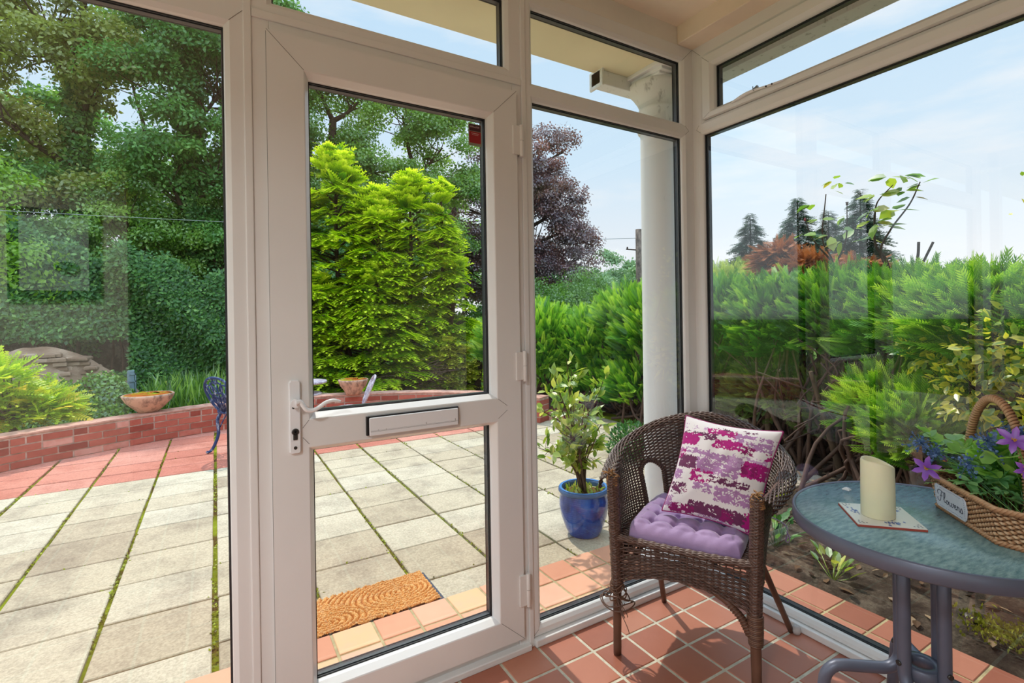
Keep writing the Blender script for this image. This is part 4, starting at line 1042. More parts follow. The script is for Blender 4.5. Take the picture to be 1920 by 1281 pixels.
for i in range(len(XL)-1):
    for j in range(len(YL)-1):
        x0, x1 = XL[i], XL[i+1]; y0, y1 = YL[j], YL[j+1]
        if x1 > 2.4: continue
        gx = .010+.004*math.sin(i*2.1); gy = .0052+.0018*math.sin(j*1.7+i)
        if x0 > -1.0: gx *= .7
        red = j >= 9; gy = gy+.003 if red else gy
        jit = lambda s: random.uniform(-s, s)
        z = GZ+jit(.0015)
        m.bbox(x0+gx+jit(.002), x1-gx+jit(.002), y0+gy+jit(.001), y1-gy+jit(.001), z-.03, z, .004, 1 if red else 0, random.random())
m.build('patio_floor', [SLAB, SLABR, MOSSJ], None)['kind'] = 'structure'

mm = MB(); n = 9000; xs = np.array([x for x in XL if -4.2 < x < .6]); k = rng.integers(0, len(xs), n); y_ = .5+4.5*rng.random(n)
keep = np.sin(y_*3.1+k*2.3)+.6*np.sin(y_*8.7+k*1.1)+rng.normal(size=n)*.5 > -.1; x_ = xs[k]+rng.normal(size=n)*.007
ky = rng.random(n) < .12; jy = np.array(YL)[rng.integers(1, len(YL)-1, n)]; x_ = np.where(ky, rng.uniform(-4, .3, n), x_); y_ = np.where(ky, jy+rng.normal(size=n)*.006, y_)
keep = np.where(ky, np.sin(x_*2.9+jy*5) > .25, keep); x_, y_ = x_[keep], y_[keep]; n = len(x_)
MOSST = leaf('moss_tuft', [(0, srgb(96, 84, 36)), (.4, srgb(130, 134, 32)), (1, srgb(176, 190, 56))], .25, .02)
mm.inst(np.array([(0,0,0),(.5,.35,.05),(1,0,0),(.5,-.35,.05)]), np.array([(0,1,2,3)]), np.c_[x_, y_, np.full(n, GZ-.006)], frames(unit(rng.normal(size=(n, 3))*[1, 1, .3]+[0, 0, .35]), np.array([0, 0, 1.])+rng.normal(size=(n, 3))*.4), rng.uniform(.010, .020, n), tint=rng.random(n))
tag(mm.build('moss', [MOSST], None), 'green moss tufts growing in the joints between the patio slabs', 'moss', None, 'stuff')
# ------------------------------------------------------------------ curved brick wall
BRK = tinted('red_brick', [(0, srgb(140, 66, 54)), (.35, srgb(172, 88, 72)), (.7, srgb(194, 108, 90)), (1, srgb(212, 152, 136))], .85, (50, .5, .004), .28, 18, .2)
MORT = simple('mortar', srgb(196, 166, 150), .95, .3, 20, (80, .5, .004), .1)
COPE = stained('coping_render', srgb(206, 156, 138), srgb(150, 104, 86), 9, .45, .7, .9)
WP = spline([(-5.6, 1.6), (-4.9, 2.75), (-4.2, 3.66), (-3.47, 4.37), (-3.18, 4.57), (-2.83, 4.76), (-2.42, 4.98), (-1.88, 5.16), (-1.3, 5.20), (-.75, 5.10), (-.2, 4.93), (.30, 4.68), (.72, 4.32), (1.05, 3.86), (1.30, 3.36)], 700)
WL = np.r_[0, np.cumsum(np.linalg.norm(np.diff(WP, axis=0), axis=1))]
Tn = unit(np.gradient(WP, axis=0)); Nw = np.c_[-Tn[:, 1], Tn[:, 0]]      # outward, away from the patio
def wat(s):
    return (np.array([np.interp(s, WL, WP[:, 0]), np.interp(s, WL, WP[:, 1])]), unit(np.array([np.interp(s, WL, Nw[:, 0]), np.interp(s, WL, Nw[:, 1])])))
WT = .275
m = MB(); th = .21; H = [.006, .073, .140, .207]
def wallblock(s0, s1, d0, d1, z0, z1, mi, tint, mb, jit=0.0):
    V = []
    for z in (z0, z1):
        for s_, d in ((s0, d0), (s1, d0), (s1, d1), (s0, d1)):
            p, n_ = wat(s_); p = p+n_*(d+(rng.uniform(-jit, jit) if d == d0 else 0)); V.append((p[0], p[1], z))
    mb.add(V, [(0,3,2,1),(4,5,6,7),(0,1,5,4),(1,2,6,5),(2,3,7,6),(3,0,4,7)], mi, False, tint)
for s_ in np.arange(0, WL[-1]-.2, .2): wallblock(s_, min(s_+.201, WL[-1]), .006, th-.006, GZ-.06, WT-.012, 1, .5, m)
wallblock(WL[-1]-.21, WL[-1]-.002, .006, th-.006, GZ-.06, WT-.012, 1, .5, m)
for r_, z in enumerate(H):
    Lb = .222; off = (r_ % 2)*.111; s_ = -off
    hd = r_ == 3
    while s_ < WL[-1]-.01:
        L_ = Lb if not hd else .222*(1 if rng.random() < .5 else .5)
        a = max(0, s_); b = min(WL[-1], s_+L_-.014)
        if b-a > .03: wallblock(a, b, rng.uniform(-.004, .001), th, z+GZ, z+.0545+GZ, 0, rng.beta(2, 2), m, .0015)
        s_ += L_
for s_ in np.arange(0, WL[-1]-.01, .11):
    wallblock(s_, min(s_+.1105, WL[-1]), -.006+rng.uniform(-.002, .002), th+.01, WT-.0125, WT+rng.uniform(0, .003), 2, .5, m)
m.build('garden_wall', [BRK, MORT, COPE], None)['kind'] = 'structure'

# ------------------------------------------------------------------ ground beyond
t = Mt('garden_soil'); v = t.coords(1)
c = t.ramp(t.noise(5, 8, .7, v), [(.3, srgb(50, 43, 37)), (.5, srgb(86, 76, 65)), (.62, srgb(134, 121, 106)), (.75, srgb(96, 90, 70))])
c = t.mix(1, c, t.ramp(t.noise(60, 6, .75, v), [(.3, (.45,.42,.40,1)), (.65, (1.15,1.1,1.05,1))]), 'MULTIPLY')
t.bsdf(c, .95, t.bump(t.noise(45, 8, .75, v), .9, .02), .1); SOIL = t.m
t = Mt('rough_grass'); v = t.coords(1)
c = t.ramp(t.noise(3, 8, .7, v), [(.3, srgb(60, 84, 34)), (.6, srgb(96, 124, 50)), (.8, srgb(120, 118, 70))]); t.bsdf(c, .95, t.bump(t.noise(30, 6, .7, v), .8, .03), .1); GRASS = t.m
n = 90; gx_, gy_ = np.meshgrid(np.linspace(.34, 5.2, n), np.linspace(-4.2, 6, n), indexing='ij')
gz = -.025+.20*np.clip((gx_-1.0)/2.2, 0, 1)*(gy_ < 2.6)*np.clip((2.6-gy_)/1.2, 0, 1)+.03*(vnoise((n, n), (40, 60), 4)-.5)*np.clip((gx_-.36)*8, 0, 1)-.08*(gy_ > .48)*(gx_ < 2.4)*np.clip((gy_-.40)*20, 0, 1)
m = MB(); m.grid(np.stack([gx_, gy_, gz], -1), flip=True); m.build('ground_bed', [SOIL], None)['kind'] = 'structure'
m = MB(); m.box(-90, 90, 2, 120, -.5, -.13); m.box(2.6, 90, -60, 2, -.5, -.13); m.box(-90, -7.4, -40, 2, -.5, -.13); m.build('ground', [GRASS], None)['kind'] = 'structure'

# ------------------------------------------------------------------ doormat
COIR = tinted('coir', [(0, srgb(110, 64, 28)), (.3, srgb(206, 134, 70)), (.65, srgb(236, 172, 104)), (1, srgb(250, 204, 144))], .95, (220, .8, .004), .22, 130, .1)
RUB = simple('mat_rubber', srgb(58, 66, 84), .7, .15, 30)
dm = thing('doormat', (-1.35, .633, GZ), 'orange brown coir doormat with swirling ridges outside the door', 'doormat')
mx0, mx1, my0, my1 = -1.80, -1.070, .4885, .780
m = MB(); m.bbox(mx0, mx1, my0, my1, GZ, GZ+.006, .002); m.build('backing', [RUB], dm)
nx, ny = 420, 190
X, Y = np.meshgrid(np.linspace(mx0+.005, mx1-.022, nx), np.linspace(my0+.003, my1-.012, ny), indexing='ij')
def swirl(X, Y):
    D = np.full(X.shape, 9.0); 
    cs = [(-1.225, .640, 1.5, .95), (-1.560, .560, 1.6, .9), (-1.42, .40, 1.3, 1.1), (-1.74, .80, 1.6, .9)]
    best = np.full(X.shape, 1e9); val = np.zeros(X.shape)
    for k, (cx, cy, ax, ay) in enumerate(cs):
        d = np.hypot((X-cx)/ax, (Y-cy)/ay)
        rmax = (.135, .105, .12, .10)[k]
        sel = d/rmax < best; best = np.where(sel, d/rmax, best); val = np.where(sel, d, val)
    return val, best
dv, bs = swirl(X, Y)
rid = np.abs(np.sin(dv/.0165*PI))**.6
nz1 = vnoise((nx, ny), (150, 66), 8); nz2 = vnoise((nx, ny), (330, 150), 9)
hz = GZ+.006+.016*rid*(.75+.5*nz1)+.006*nz2
m = MB(); m.grid(np.stack([X, Y, hz], -1), tint=np.clip(.08+.75*rid*(.5+.7*nz1)+.25*(nz2-.5), 0, 1), flip=True); m.build('coir_pile', [COIR], dm)

# ------------------------------------------------------------------ blue pot and shrub
t = Mt('blue_glaze'); v = t.coords((1, 1, .5))
c = t.ramp(t.noise(9, 6, .6, v), [(.3, srgb(14, 34, 96)), (.5, srgb(26, 66, 160)), (.72, srgb(60, 110, 196))])
t.bsdf(c, .16, t.bump(t.noise(12, 4, .5, v), .12, .004), .6, 0, **{'Coat Weight': .4}); BGL = t.m
RIMM = simple('blue_rim', srgb(78, 140, 214), .25, .15, 20)
px_, py_ = -.125, .715
pot = thing('blue_plant_pot', (px_, py_, GZ), 'blue glazed round plant pot standing outside the side pane', 'plant pot')
m = MB(); m.lathe([(.0, 0), (.088, 0), (.094, .006), (.112, .05), (.132, .11), (.141, .165), (.140, .205), (.130, .238), (.130, .244)], (px_, py_, GZ), 64); m.build('body', [BGL], pot)
m = MB(); m.lathe([(.130, .240), (.141, .242), (.146, .250), (.145, .262), (.138, .268), (.126, .266), (.120, .255), (.121, .20)], (px_, py_, GZ), 64); m.build('rim', [simple('dull_rim', srgb(74, 104, 150), .4, .2, 20)], pot)
m = MB(); m.lathe([(.137, .266), (.141, .2685), (.137, .2705), (.126, .269)], (px_, py_, GZ), 64); m.build('rim_edge', [RIMM], pot)
nn_ = 40; r_, a_ = np.meshgrid(np.linspace(0, .122, nn_), np.linspace(0, 2*PI, nn_), indexing='ij')
COMP = simple('compost', srgb(120, 86, 54), .95, .4, 60, (90, .8, .01), .1)
m = MB(); m.grid(np.stack([px_+r_*np.cos(a_), py_+r_*np.sin(a_), GZ+.232+.012*vnoise((nn_, nn_), (14, 14), 2)], -1), flip=True); m.build('compost', [COMP], pot)
GSH = leaf('glossy_leaf', [(0, srgb(96, 140, 44)), (.45, srgb(156, 186, 62)), (.8, srgb(204, 212, 88)), (1, srgb(228, 228, 120))], .4, .10)
BARK = simple('bark', srgb(98, 80, 64), .9, .3, 20, (40, .6, .01), .15)
BARKD = simple('dark_bark', srgb(66, 52, 44), .9, .3, 14, (25, .7, .02), .15)
LF6 = np.array([(0,0,0),(.25,.20,.03),(.60,.21,.03),(1,0,-.06),(.60,-.21,.03),(.25,-.20,.03),(.45,0,-.01)]); LF6F = np.array([(0,6,1,1),(1,6,2,2),(2,6,3,3),(3,6,4,4),(4,6,5,5),(5,6,0,0)])[:, :3]
def shrub(o, base, stems, nl, ls, mat, bark, spread=.06, upb=.6, rb=.006):
    m = MB(); pos = []; X = []
    for tip in stems:
        b0 = np.array(base)+np.r_[rng.normal(size=2)*.012, 0]; tip = np.array(tip, dtype=float)
        mid = b0*.5+tip*.5+np.r_[(b0-tip)[:2]*.18, .05]+rng.normal(size=3)*.02
        q = spline([b0, mid, tip], 20); m.tube(q, np.linspace(rb, rb*.25, 20), 6)
        for k in range(nl):
            f = .3+.7*rng.random()**.7; i = int(f*19); tw = q[i]+rng.normal(size=3)*.004
            d = unit(rng.normal(size=3)+np.array([0, 0, upb])); e = q[i]+d*spread*rng.uniform(.3, 1.3)
            m.tube(spline([q[i], (q[i]+e)/2+[0, 0, .01], e], 6), rb*.2, 4)
            for _ in range(4):
                pos.append(e+rng.normal(size=3)*.008); X.append(unit(d+rng.normal(size=3)*.75+np.array([0, 0, .25])))
    m.build('stems', [bark], o)
    pos = np.array(pos); X = np.array(X); m = MB()
    m.inst(LF6, LF6F, pos, frames(X, np.array([0, 0, 1.])+rng.normal(size=(len(pos), 3))*.5), ls*rng.uniform(.7, 1.25, len(pos)), tint=np.clip(rng.beta(1.6, 1.6, len(pos)), 0, 1), ttint=np.array([-.1, 0, .05, .1, .05, 0, -.1]), smooth=True)
    m.build('foliage', [mat], o)
ps = thing('potted_shrub', (px_, py_, GZ+.24), 'yellow green leafy shrub growing in the blue glazed pot', 'shrub')
tips = [(-.46, .66, .74), (-.40, .60, .90), (-.30, .62, 1.0), (-.38, .58, .62), (-.44, .70, .52), (.02, .70, .84), (-.34, .62, .58), (-.32, .70, .80), (-.24, .66, .93), (-.16, .78, .86), (-.22, .58, .70), (-.06, .74, .78), (-.02, .66, .62), (-.12, .60, .55), (-.30, .76, .62), (-.10, .82, .70), (-.36, .68, .46), (-.02, .80, .50), (-.20, .70, .72)]
shrub(ps, (px_, py_, GZ+.235), tips, 9, .062, GSH, BARK, .062, .5, .007)
m = MB(); nb = 60; aa = rng.uniform(0, 2*PI, nb); rr = rng.uniform(.02, .11, nb)
m.inst(LF6, LF6F, np.c_[px_+rr*np.cos(aa), py_+rr*np.sin(aa), np.full(nb, GZ+.245)], frames(unit(rng.normal(size=(nb, 3))*.5+[0, 0, 1]), rand_dirs(nb)), rng.uniform(.02, .045, nb), tint=rng.uniform(.3, .9, nb)); m.tube(np.c_[px_+.10*np.cos(np.linspace(0, 6.2, 40)), py_+.10*np.sin(np.linspace(0, 6.2, 40)), np.full(40, GZ+.238)], .004, 4); m.tube(np.c_[px_+.05*np.cos(np.linspace(0, 6.2, 40)), py_+.05*np.sin(np.linspace(0, 6.2, 40)), np.full(40, GZ+.238)], .004, 4)
m.build('seedlings', [GSH], ps)

# ------------------------------------------------------------------ planters on the wall
STONE = stained('weathered_stone', srgb(216, 176, 150), srgb(120, 96, 84), 16, .45, .66, .95)
LICH = tinted('moss_lichen', [(0, srgb(150, 70, 30)), (.4, srgb(196, 104, 44)), (.7, srgb(170, 150, 40)), (1, srgb(140, 168, 40))], .95, (60, .8, .01), .3, 14, .1)
for k, (x, y, rw, lb_) in enumerate(((-2.55, 5.10, .235, 'wide shallow stone bowl planter on the brick wall behind the blue chair'), (-.44, 5.03, .185, 'round stone bowl planter on the brick wall before the golden conifer'))):
    o = thing('stone_bowl', (x, y, WT+.003), lb_, 'planter'); m = MB()
    m.lathe([(.0, 0), (.085, 0), (.10, .012), (rw*.62, .055), (rw*.86, .115), (rw*.97, .165), (rw, .185), (rw*.95, .192), (rw*.90, .178), (rw*.85, .165)], (x, y, WT+.003), 40); m.build('bowl', [STONE], o)
    r_, a_ = np.meshgrid(np.linspace(0, rw*.94, 24), np.linspace(0, 2*PI, 40), indexing='ij'); w_ = vnoise((24, 40), (8, 12), 20+k)
    m = MB(); m.grid(np.stack([x+r_*np.cos(a_), y+r_*np.sin(a_), WT+.185+.03*w_*(1-(r_/rw)**4)], -1), tint=vnoise((24, 40), (5, 5), 30+k), flip=True); m.build('moss_filling', [LICH], o)

# ------------------------------------------------------------------ cast metal garden furniture
CAST = stained('blue_cast_metal', srgb(44, 62, 108), srgb(176, 186, 204), 40, .52, .66, .45)
CASTP = stained('pink_cast_metal', srgb(150, 132, 148), srgb(216, 206, 214), 30, .42, .6, .5)
def cast_chair(name, org, ang, label, mat, seat_h=.385, sc=.745, grp=None):
    o = thing(name, (org[0], org[1], GZ), label, 'chair', grp); ca, sa = math.cos(ang), math.sin(ang)
    def L(P): P = np.asarray(P, dtype=float).reshape(-1, 3)*sc; return np.c_[org[0]+P[:, 0]*ca-P[:, 1]*sa, org[1]+P[:, 0]*sa+P[:, 1]*ca, GZ+P[:, 2]]
    sh = seat_h/sc
    m = MB(); a = np.linspace(0, 2*PI, 60); m.tube(L(np.c_[.20*np.cos(a), .20*np.sin(a), np.full(60, sh)]), .011, 8)
    for r_ in (.05, .10, .15): m.tube(L(np.c_[r_*np.cos(a), r_*np.sin(a), np.full(60, sh)]), .006, 6)
    for q in range(12):
        b = q*PI/6; m.tube(L([(.04*math.cos(b), .04*math.sin(b), sh), (.12*math.cos(b+.25), .12*math.sin(b+.25), sh), (.2*math.cos(b), .2*math.sin(b), sh)]), .006, 6)
    m.build('seat', [mat], o)
    for sx_, sy_ in ((1, 1), (1, -1), (-1, 1), (-1, -1)):
        m = MB(); m.tube(L(spline([(.12*sx_, .12*sy_, sh), (.15*sx_, .15*sy_, sh*.80), (.145*sx_, .145*sy_, sh*.45), (.19*sx_, .19*sy_, .06), (.225*sx_, .225*sy_, .02), (.24*sx_, .24*sy_, .030)], 22)), np.linspace(.017, .011, 22), 8)
        m.tube(L(spline([(.11*sx_, .05*sy_, sh*.95), (.14*sx_, .10*sy_, sh*.72), (.13*sx_, .13*sy_, sh*.62)], 10)), .006, 6); m.build('leg', [mat], o)
    # shield back, reclining towards -x
    def B(u, v): return (-.19-.20*v-.02*(1-u*u), u*.21, sh+v*.47)
    m = MB(); a = np.linspace(0, 2*PI, 70)
    sh_ = lambda t: (np.sin(t)*(.55+.45*np.clip((1-np.cos(t))/2, 0, 1)), .5-.5*np.cos(t))
    U, V_ = sh_(a); m.tube(L([B(u, v) for u, v in zip(U, V_)]), .0125, 8)
    for c_, r_ in (((0, .72), .17), ((-.42, .66), .13), ((.42, .66), .13), ((0, .42), .16), ((-.3, .40), .10), ((.3, .40), .10), ((0, .9), .07)):
        m.tube(L([B(c_[0]+r_*2*math.cos(q), c_[1]+r_*math.sin(q)) for q in np.linspace(0, 2*PI, 22)]), .0075, 6)
    for u in (-.5, -.25, 0, .25, .5): m.tube(L([B(u*.3, .02), B(u*.9, .5), B(u*1.3, .86)]), .0075, 6)
    m.build('backrest', [mat], o)
    return o
cast_chair('cast_metal_chair', (-1.765, 4.07), math.radians(52), 'blue cast metal garden chair with lattice back on the red slabs', CAST)
cast_chair('cast_metal_chair', (-.68, 4.22), math.radians(172), 'pale weathered cast metal chair seen edge on before the stone bowl', CASTP, .27, .72)
o = thing('cast_metal_table', (-1.12, 4.30, GZ), 'round cast metal garden table half hidden behind the door stile', 'table'); m = MB()
m.lathe([(0, .565), (.225, .565), (.235, .575), (.23, .59), (0, .592)], (-1.12, 4.30, GZ), 40); m.build('top', [CASTP], o)
for q in range(3):
    b = q*2*PI/3+.4; m = MB(); m.tube(spline([(-1.12+.03*math.cos(b), 4.30+.03*math.sin(b), GZ+.565), (-1.12+.05*math.cos(b), 4.30+.05*math.sin(b), GZ+.3), (-1.12+.17*math.cos(b), 4.30+.17*math.sin(b), GZ+.06), (-1.12+.21*math.cos(b), 4.30+.21*math.sin(b), GZ+.01)], 20), .012, 8); m.build('leg', [CASTP], o)
m = MB(); m.lathe([(0, .44), (.17, .44), (.18, .45), (.17, .462), (0, .463)], (-1.12, 4.30, GZ), 36); m.build('shelf', [CASTP], o)
cast_chair('cast_metal_chair', (-1.30, 4.62), math.radians(-60), 'cast metal chair hidden behind the door lock stile beyond the table', CASTP, .42, .78)
# overhead cable, telegraph pole, fence posts, white shed
WIRE = simple('cable_grey', srgb(150, 156, 158), .6, 0)
cb = thing('overhead_cable', (-4.19, 7.1, 2.69), 'thin grey cable hanging across the trees on the left', 'cable'); m = MB()
a = np.linspace(0, 1, 40); m.tube(np.c_[-12+14*a, 6.4+1.4*a, 2.50+.46*a-.25*4*a*(1-a)*.4], .0035, 5); m.build('wire', [WIRE], cb)
WOOD = stained('weathered_wood', srgb(128, 112, 100), srgb(76, 66, 60), 6, .4, .6, .9)
PX, PY = 14.76, 15.57
tp = thing('telegraph_pole', (PX, PY, -.2), 'wooden telegraph pole beside the white column in the distance', 'pole'); m = MB()
m.tube([(PX, PY, -.2), (PX, PY, 5.15)], [.17, .14], 12); m.build('post', [WOOD], tp)
m = MB(); m.tube([(PX-.5, PY+.3, 4.25), (PX, PY, 4.2)], .03, 6); m.lathe([(0, 0), (.04, .02), (.03, .12), (0, .13)], (PX-.45, PY+.27, 4.24), 10); m.build('bracket', [BARKD], tp)
m = MB(); m.tube([(PX, PY, 4.75), (11.0, 19.4, 4.9), (3, 27, 5.6)], .012, 4); m.build('wire', [WIRE], tp)
for nm, x, y, z0, z1, r, mt, lb_ in (('fence_post', -2.95, 7.33, -.12, .56, .04, simple('galvanised', srgb(126, 142, 150), .5, .2, 30), 'grey metal fence post behind the wide stone bowl'),
                                ('fence_post', -3.13, 7.2, -.12, .52, .03, simple('new_timber', srgb(196, 170, 122), .8, .15, 12), 'pale timber fence post left of the grey metal post'),
                                ('fence_post', -2.565, 7.38, -.12, .37, .028, simple('yellow_timber', srgb(206, 176, 88), .8, .15, 12), 'short yellowish fence post right of the wide stone bowl')):
    o = thing(nm, (x, y, z0), lb_, 'post'); m = MB(); m.box(x-r, x+r, y-r, y+r, z0, z1); m.build('post', [mt], o, bevel=.006)
    if 'metal' in lb_: m = MB(); [m.box(x-.01, x+.06, y-.05, y-.038, z, z+.02) for z in (.1, .25, .40, .5)]; m.box(x+.05, x+.062, y-.05, y-.038, .1, .52); m.build('bracket', [mt], o)
sd = thing('white_shed', (12.5, 15.0, -.13), 'small white shed gable showing over the hedge', 'shed'); m = MB(); m.box(12.1, 13.3, 14.7, 15.7, -.13, 2.34); m.build('wall', [simple('shed_white', srgb(232, 230, 224), .8, .04, 4)], sd)
m = MB(); m.box(12.0, 13.4, 14.6, 15.8, 2.33, 2.41); m.build('roof', [simple('shed_roof', srgb(176, 150, 130), .8, .2, 6)], sd)
# ruined stone wall behind the brambles
RUB_ = tinted('rubble_stone', [(0, srgb(128, 102, 84)), (.5, srgb(156, 130, 110)), (1, srgb(178, 154, 134))], .95, (20, .8, .02), .25, 10, .1)
m = MB()
for k in range(220):
    x = rng.uniform(-5.3, -3.5); row = rng.integers(0, 16); z = -.1+row*.07
    if z > .86-.55*abs(x+4.15)**1.6: continue
    y = 8.25+(x+4)*.18; w = rng.uniform(.05, .11); h = rng.uniform(.045, .065)
    m.bbox(x-w, x+w, y+rng.uniform(.07, .15), y+.5, z, z+h, .02, 0, rng.random())
n = 50; a, b = np.meshgrid(np.linspace(-5.4, -3.0, n), np.linspace(0, 1, 20), indexing='ij')
m.grid(np.stack([a, 8.12+(a+4)*.18+.35*b+.06*vnoise((n, 20), (20, 8), 3), -.12+b*np.clip(1.0-.62*np.abs(a+4.15)**1.7, .1, 2)+.05*vnoise((n, 20), (16, 6), 4)], -1), tint=vnoise((n, 20), (24, 9), 6), flip=True)
m.build('stone_wall_ruin', [RUB_], None)['kind'] = 'structure'
# ------------------------------------------------------------------ trees and shrubs
QL = np.array([(0,0,0),(.5,.30,.04),(1,0,-.05),(.5,-.30,.04)]); QLF = np.array([(0,1,2,3)])
def lobed(n=5):
    """small cluster of leaves used for far crowns"""
    V = []; F = []
    r = np.random.default_rng(n)
    for k in range(3):
        a = k*2.1+.3; R = np.array([[math.cos(a), -math.sin(a), 0], [math.sin(a), math.cos(a), 0], [0, 0, 1]])
        q = (QL*.62)@R.T+np.array([.18*math.cos(a), .18*math.sin(a), .06*k]); F.append([len(V)+i for i in range(4)]); V += list(q)
    return np.array(V), np.array(F)
LC, LCF = lobed()
G1 = leaf('leaf_mid_green', [(0, srgb(66, 104, 44)), (.4, srgb(104, 148, 58)), (.75, srgb(146, 184, 76)), (1, srgb(184, 212, 100))], .48, .07)
G2 = leaf('leaf_ivy_green', [(0, srgb(48, 92, 46)), (.45, srgb(80, 130, 62)), (.8, srgb(116, 166, 82)), (1, srgb(156, 196, 108))], .40, .03)
G3 = leaf('leaf_bright_green', [(0, srgb(104, 154, 40)), (.5, srgb(150, 194, 54)), (1, srgb(200, 228, 90))], .48, .06)
G4 = leaf('leaf_brownish_green', [(0, srgb(100, 112, 52)), (.5, srgb(138, 152, 70)), (1, srgb(178, 190, 98))], .46, .06)
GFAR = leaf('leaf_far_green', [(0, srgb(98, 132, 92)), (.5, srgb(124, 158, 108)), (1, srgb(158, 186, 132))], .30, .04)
GBE = leaf('leaf_copper_beech', [(0, srgb(62, 42, 56)), (.45, srgb(98, 68, 78)), (.8, srgb(142, 88, 80)), (1, srgb(188, 104, 72))], .36, .12)
GSP = leaf('spruce_green', [(0, srgb(58, 84, 76)), (.5, srgb(80, 108, 92)), (1, srgb(112, 138, 112))], .2, .04)
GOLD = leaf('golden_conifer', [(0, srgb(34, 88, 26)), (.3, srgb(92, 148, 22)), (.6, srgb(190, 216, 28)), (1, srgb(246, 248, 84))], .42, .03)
GOLD2 = leaf('golden_thuja', [(0, srgb(132, 140, 40)), (.5, srgb(186, 192, 64)), (1, srgb(232, 222, 104))], .4, .03)
JUN = leaf('juniper_green', [(0, srgb(36, 84, 28)), (.35, srgb(68, 128, 36)), (.7, srgb(122, 178, 44)), (1, srgb(196, 228, 78))], .34, .04)
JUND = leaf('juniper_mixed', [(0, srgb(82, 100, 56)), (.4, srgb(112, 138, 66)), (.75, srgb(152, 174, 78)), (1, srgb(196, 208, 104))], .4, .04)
DEAD = leaf('dead_foliage', [(0, srgb(96, 52, 34)), (.4, srgb(146, 84, 50)), (.8, srgb(182, 110, 62)), (1, srgb(206, 136, 84))], .2, .03)
SUM = leaf('sumac_leaf', [(0, srgb(132, 178, 48)), (.5, srgb(192, 216, 62)), (.85, srgb(230, 226, 84)), (1, srgb(236, 206, 92))], .48, .05)
VAR = leaf('variegated_leaf', [(0, srgb(96, 134, 46)), (.45, srgb(140, 176, 58)), (.60, srgb(230, 220, 58)), (1, srgb(246, 234, 92))], .45, .10)
ROSE = leaf('rose_leaf', [(0, srgb(76, 116, 62)), (.5, srgb(134, 172, 52)), (.85, srgb(178, 192, 56)), (1, srgb(190, 154, 60))], .5, .08)
TWIG = simple('twig_brown', srgb(92, 68, 56), .9, .3, 12)

def crown_leaves(m, clumps, n, size, spread, up=.4, lobes=True, shade=None, tb=(1.5, 1.5), flat=.82):
    """clumps: (K,4) centre + radius; flattened puffs of leaves"""
    clumps = np.asarray(clumps); K = len(clumps); w = clumps[:, 3]**2; w = w/w.sum()
    k = rng.choice(K, n, p=w); d = rand_dirs(n); d[:, 2] = np.where(d[:, 2] < -.35, -d[:, 2]*.6, d[:, 2])
    rr = clumps[k, 3]*rng.random(n)**.42
    pos = clumps[k, :3]+d*rr[:, None]*np.array([1, 1, flat])
    nrm = unit(d*.7+rng.normal(size=(n, 3))*.6+np.array([0, 0, up]))
    x = unit(np.cross(nrm, rng.normal(size=(n, 3)))+np.array([0, 0, -.25]))
    ct = rng.beta(*tb, K)
    tint = np.clip(.55*ct[k]+.45*rng.beta(1.6, 1.6, n), 0, 1)
    tv, tf = (LC, LCF) if lobes else (QL, QLF)
    m.inst(tv, tf, pos, frames(x, nrm), size*rng.uniform(.65, 1.3, n), tint=tint)
def tree(name, label, base, trunk_top, blobs, nclump, nleaf, size, mat, r0=.16, group=None, ivy=0, cl=(.35, .7), bark=None, up=.4, cat='tree'):
    """trunk with limbs to every crown lobe; blobs: (cx,cy,cz,rx,ry,rz)"""
    base = np.array(base, dtype=float); tt = np.array(trunk_top, dtype=float)
    o = thing(name, tuple(base), label, cat, group)
    m = MB(); q = spline([base, base*.5+tt*.5+np.r_[rng.normal(size=2)*.12, 0], tt], 24)
    m.tube(q, np.linspace(r0, r0*.45, 24), 10); m.build('trunk', [bark or BARKD], o)
    mb = MB(); cls = []
    tot = sum(b[3]*b[4]*b[5] for b in blobs)**1
    for b in blobs:
        c = np.array(b[:3]); rad = np.array(b[3:])
        i = int(np.clip(np.argmin(np.abs(q[:, 2]-(c[2]-rad[2]*.8))), 6, 23)); st_ = q[i]
        lm = spline([st_, st_*.5+c*.5+np.array([0, 0, -.1*rad[2]]), c], 12); mb.tube(lm, np.linspace(r0*.36, r0*.12, 12), 7)
        kk = max(3, int(nclump*(b[3]*b[4]*b[5])/tot))
        for _ in range(kk):
            d = rand_dirs(1)[0]; p = c+d*rad*rng.uniform(.45, 1.0); cls.append(np.r_[p, rng.uniform(*cl)])
            f = lm[int(rng.uniform(5, 11))]; mb.tube(spline([f, (f+p)/2+rng.normal(size=3)*.08, p], 6), np.linspace(r0*.10, r0*.03, 6), 5)
    mb.build('branches', [bark or BARKD], o)
    m = MB(); crown_leaves(m, cls, nleaf, size, 1, up); m.build('foliage', [mat], o)
    if ivy:
        m = MB(); n = ivy; f = rng.random(n)**.8; i = (f*20).astype(int); a = rng.uniform(0, 2*PI, n); rr = (r0*(1-.5*f)+rng.uniform(.02, .16, n))
        pos = q[i]+np.c_[rr*np.cos(a), rr*np.sin(a), rng.uniform(-.2, .2, n)]; nr = np.c_[np.cos(a), np.sin(a), np.full(n, .4)]+rng.normal(size=(n, 3))*.3
        m.inst(LC, LCF, pos, frames(np.c_[rng.normal(size=(n, 2))*.5, -np.ones(n)], nr), .16*rng.uniform(.7, 1.3, n), tint=rng.beta(1.5, 2, n)); m.build('ivy', [G2], o)
    return o

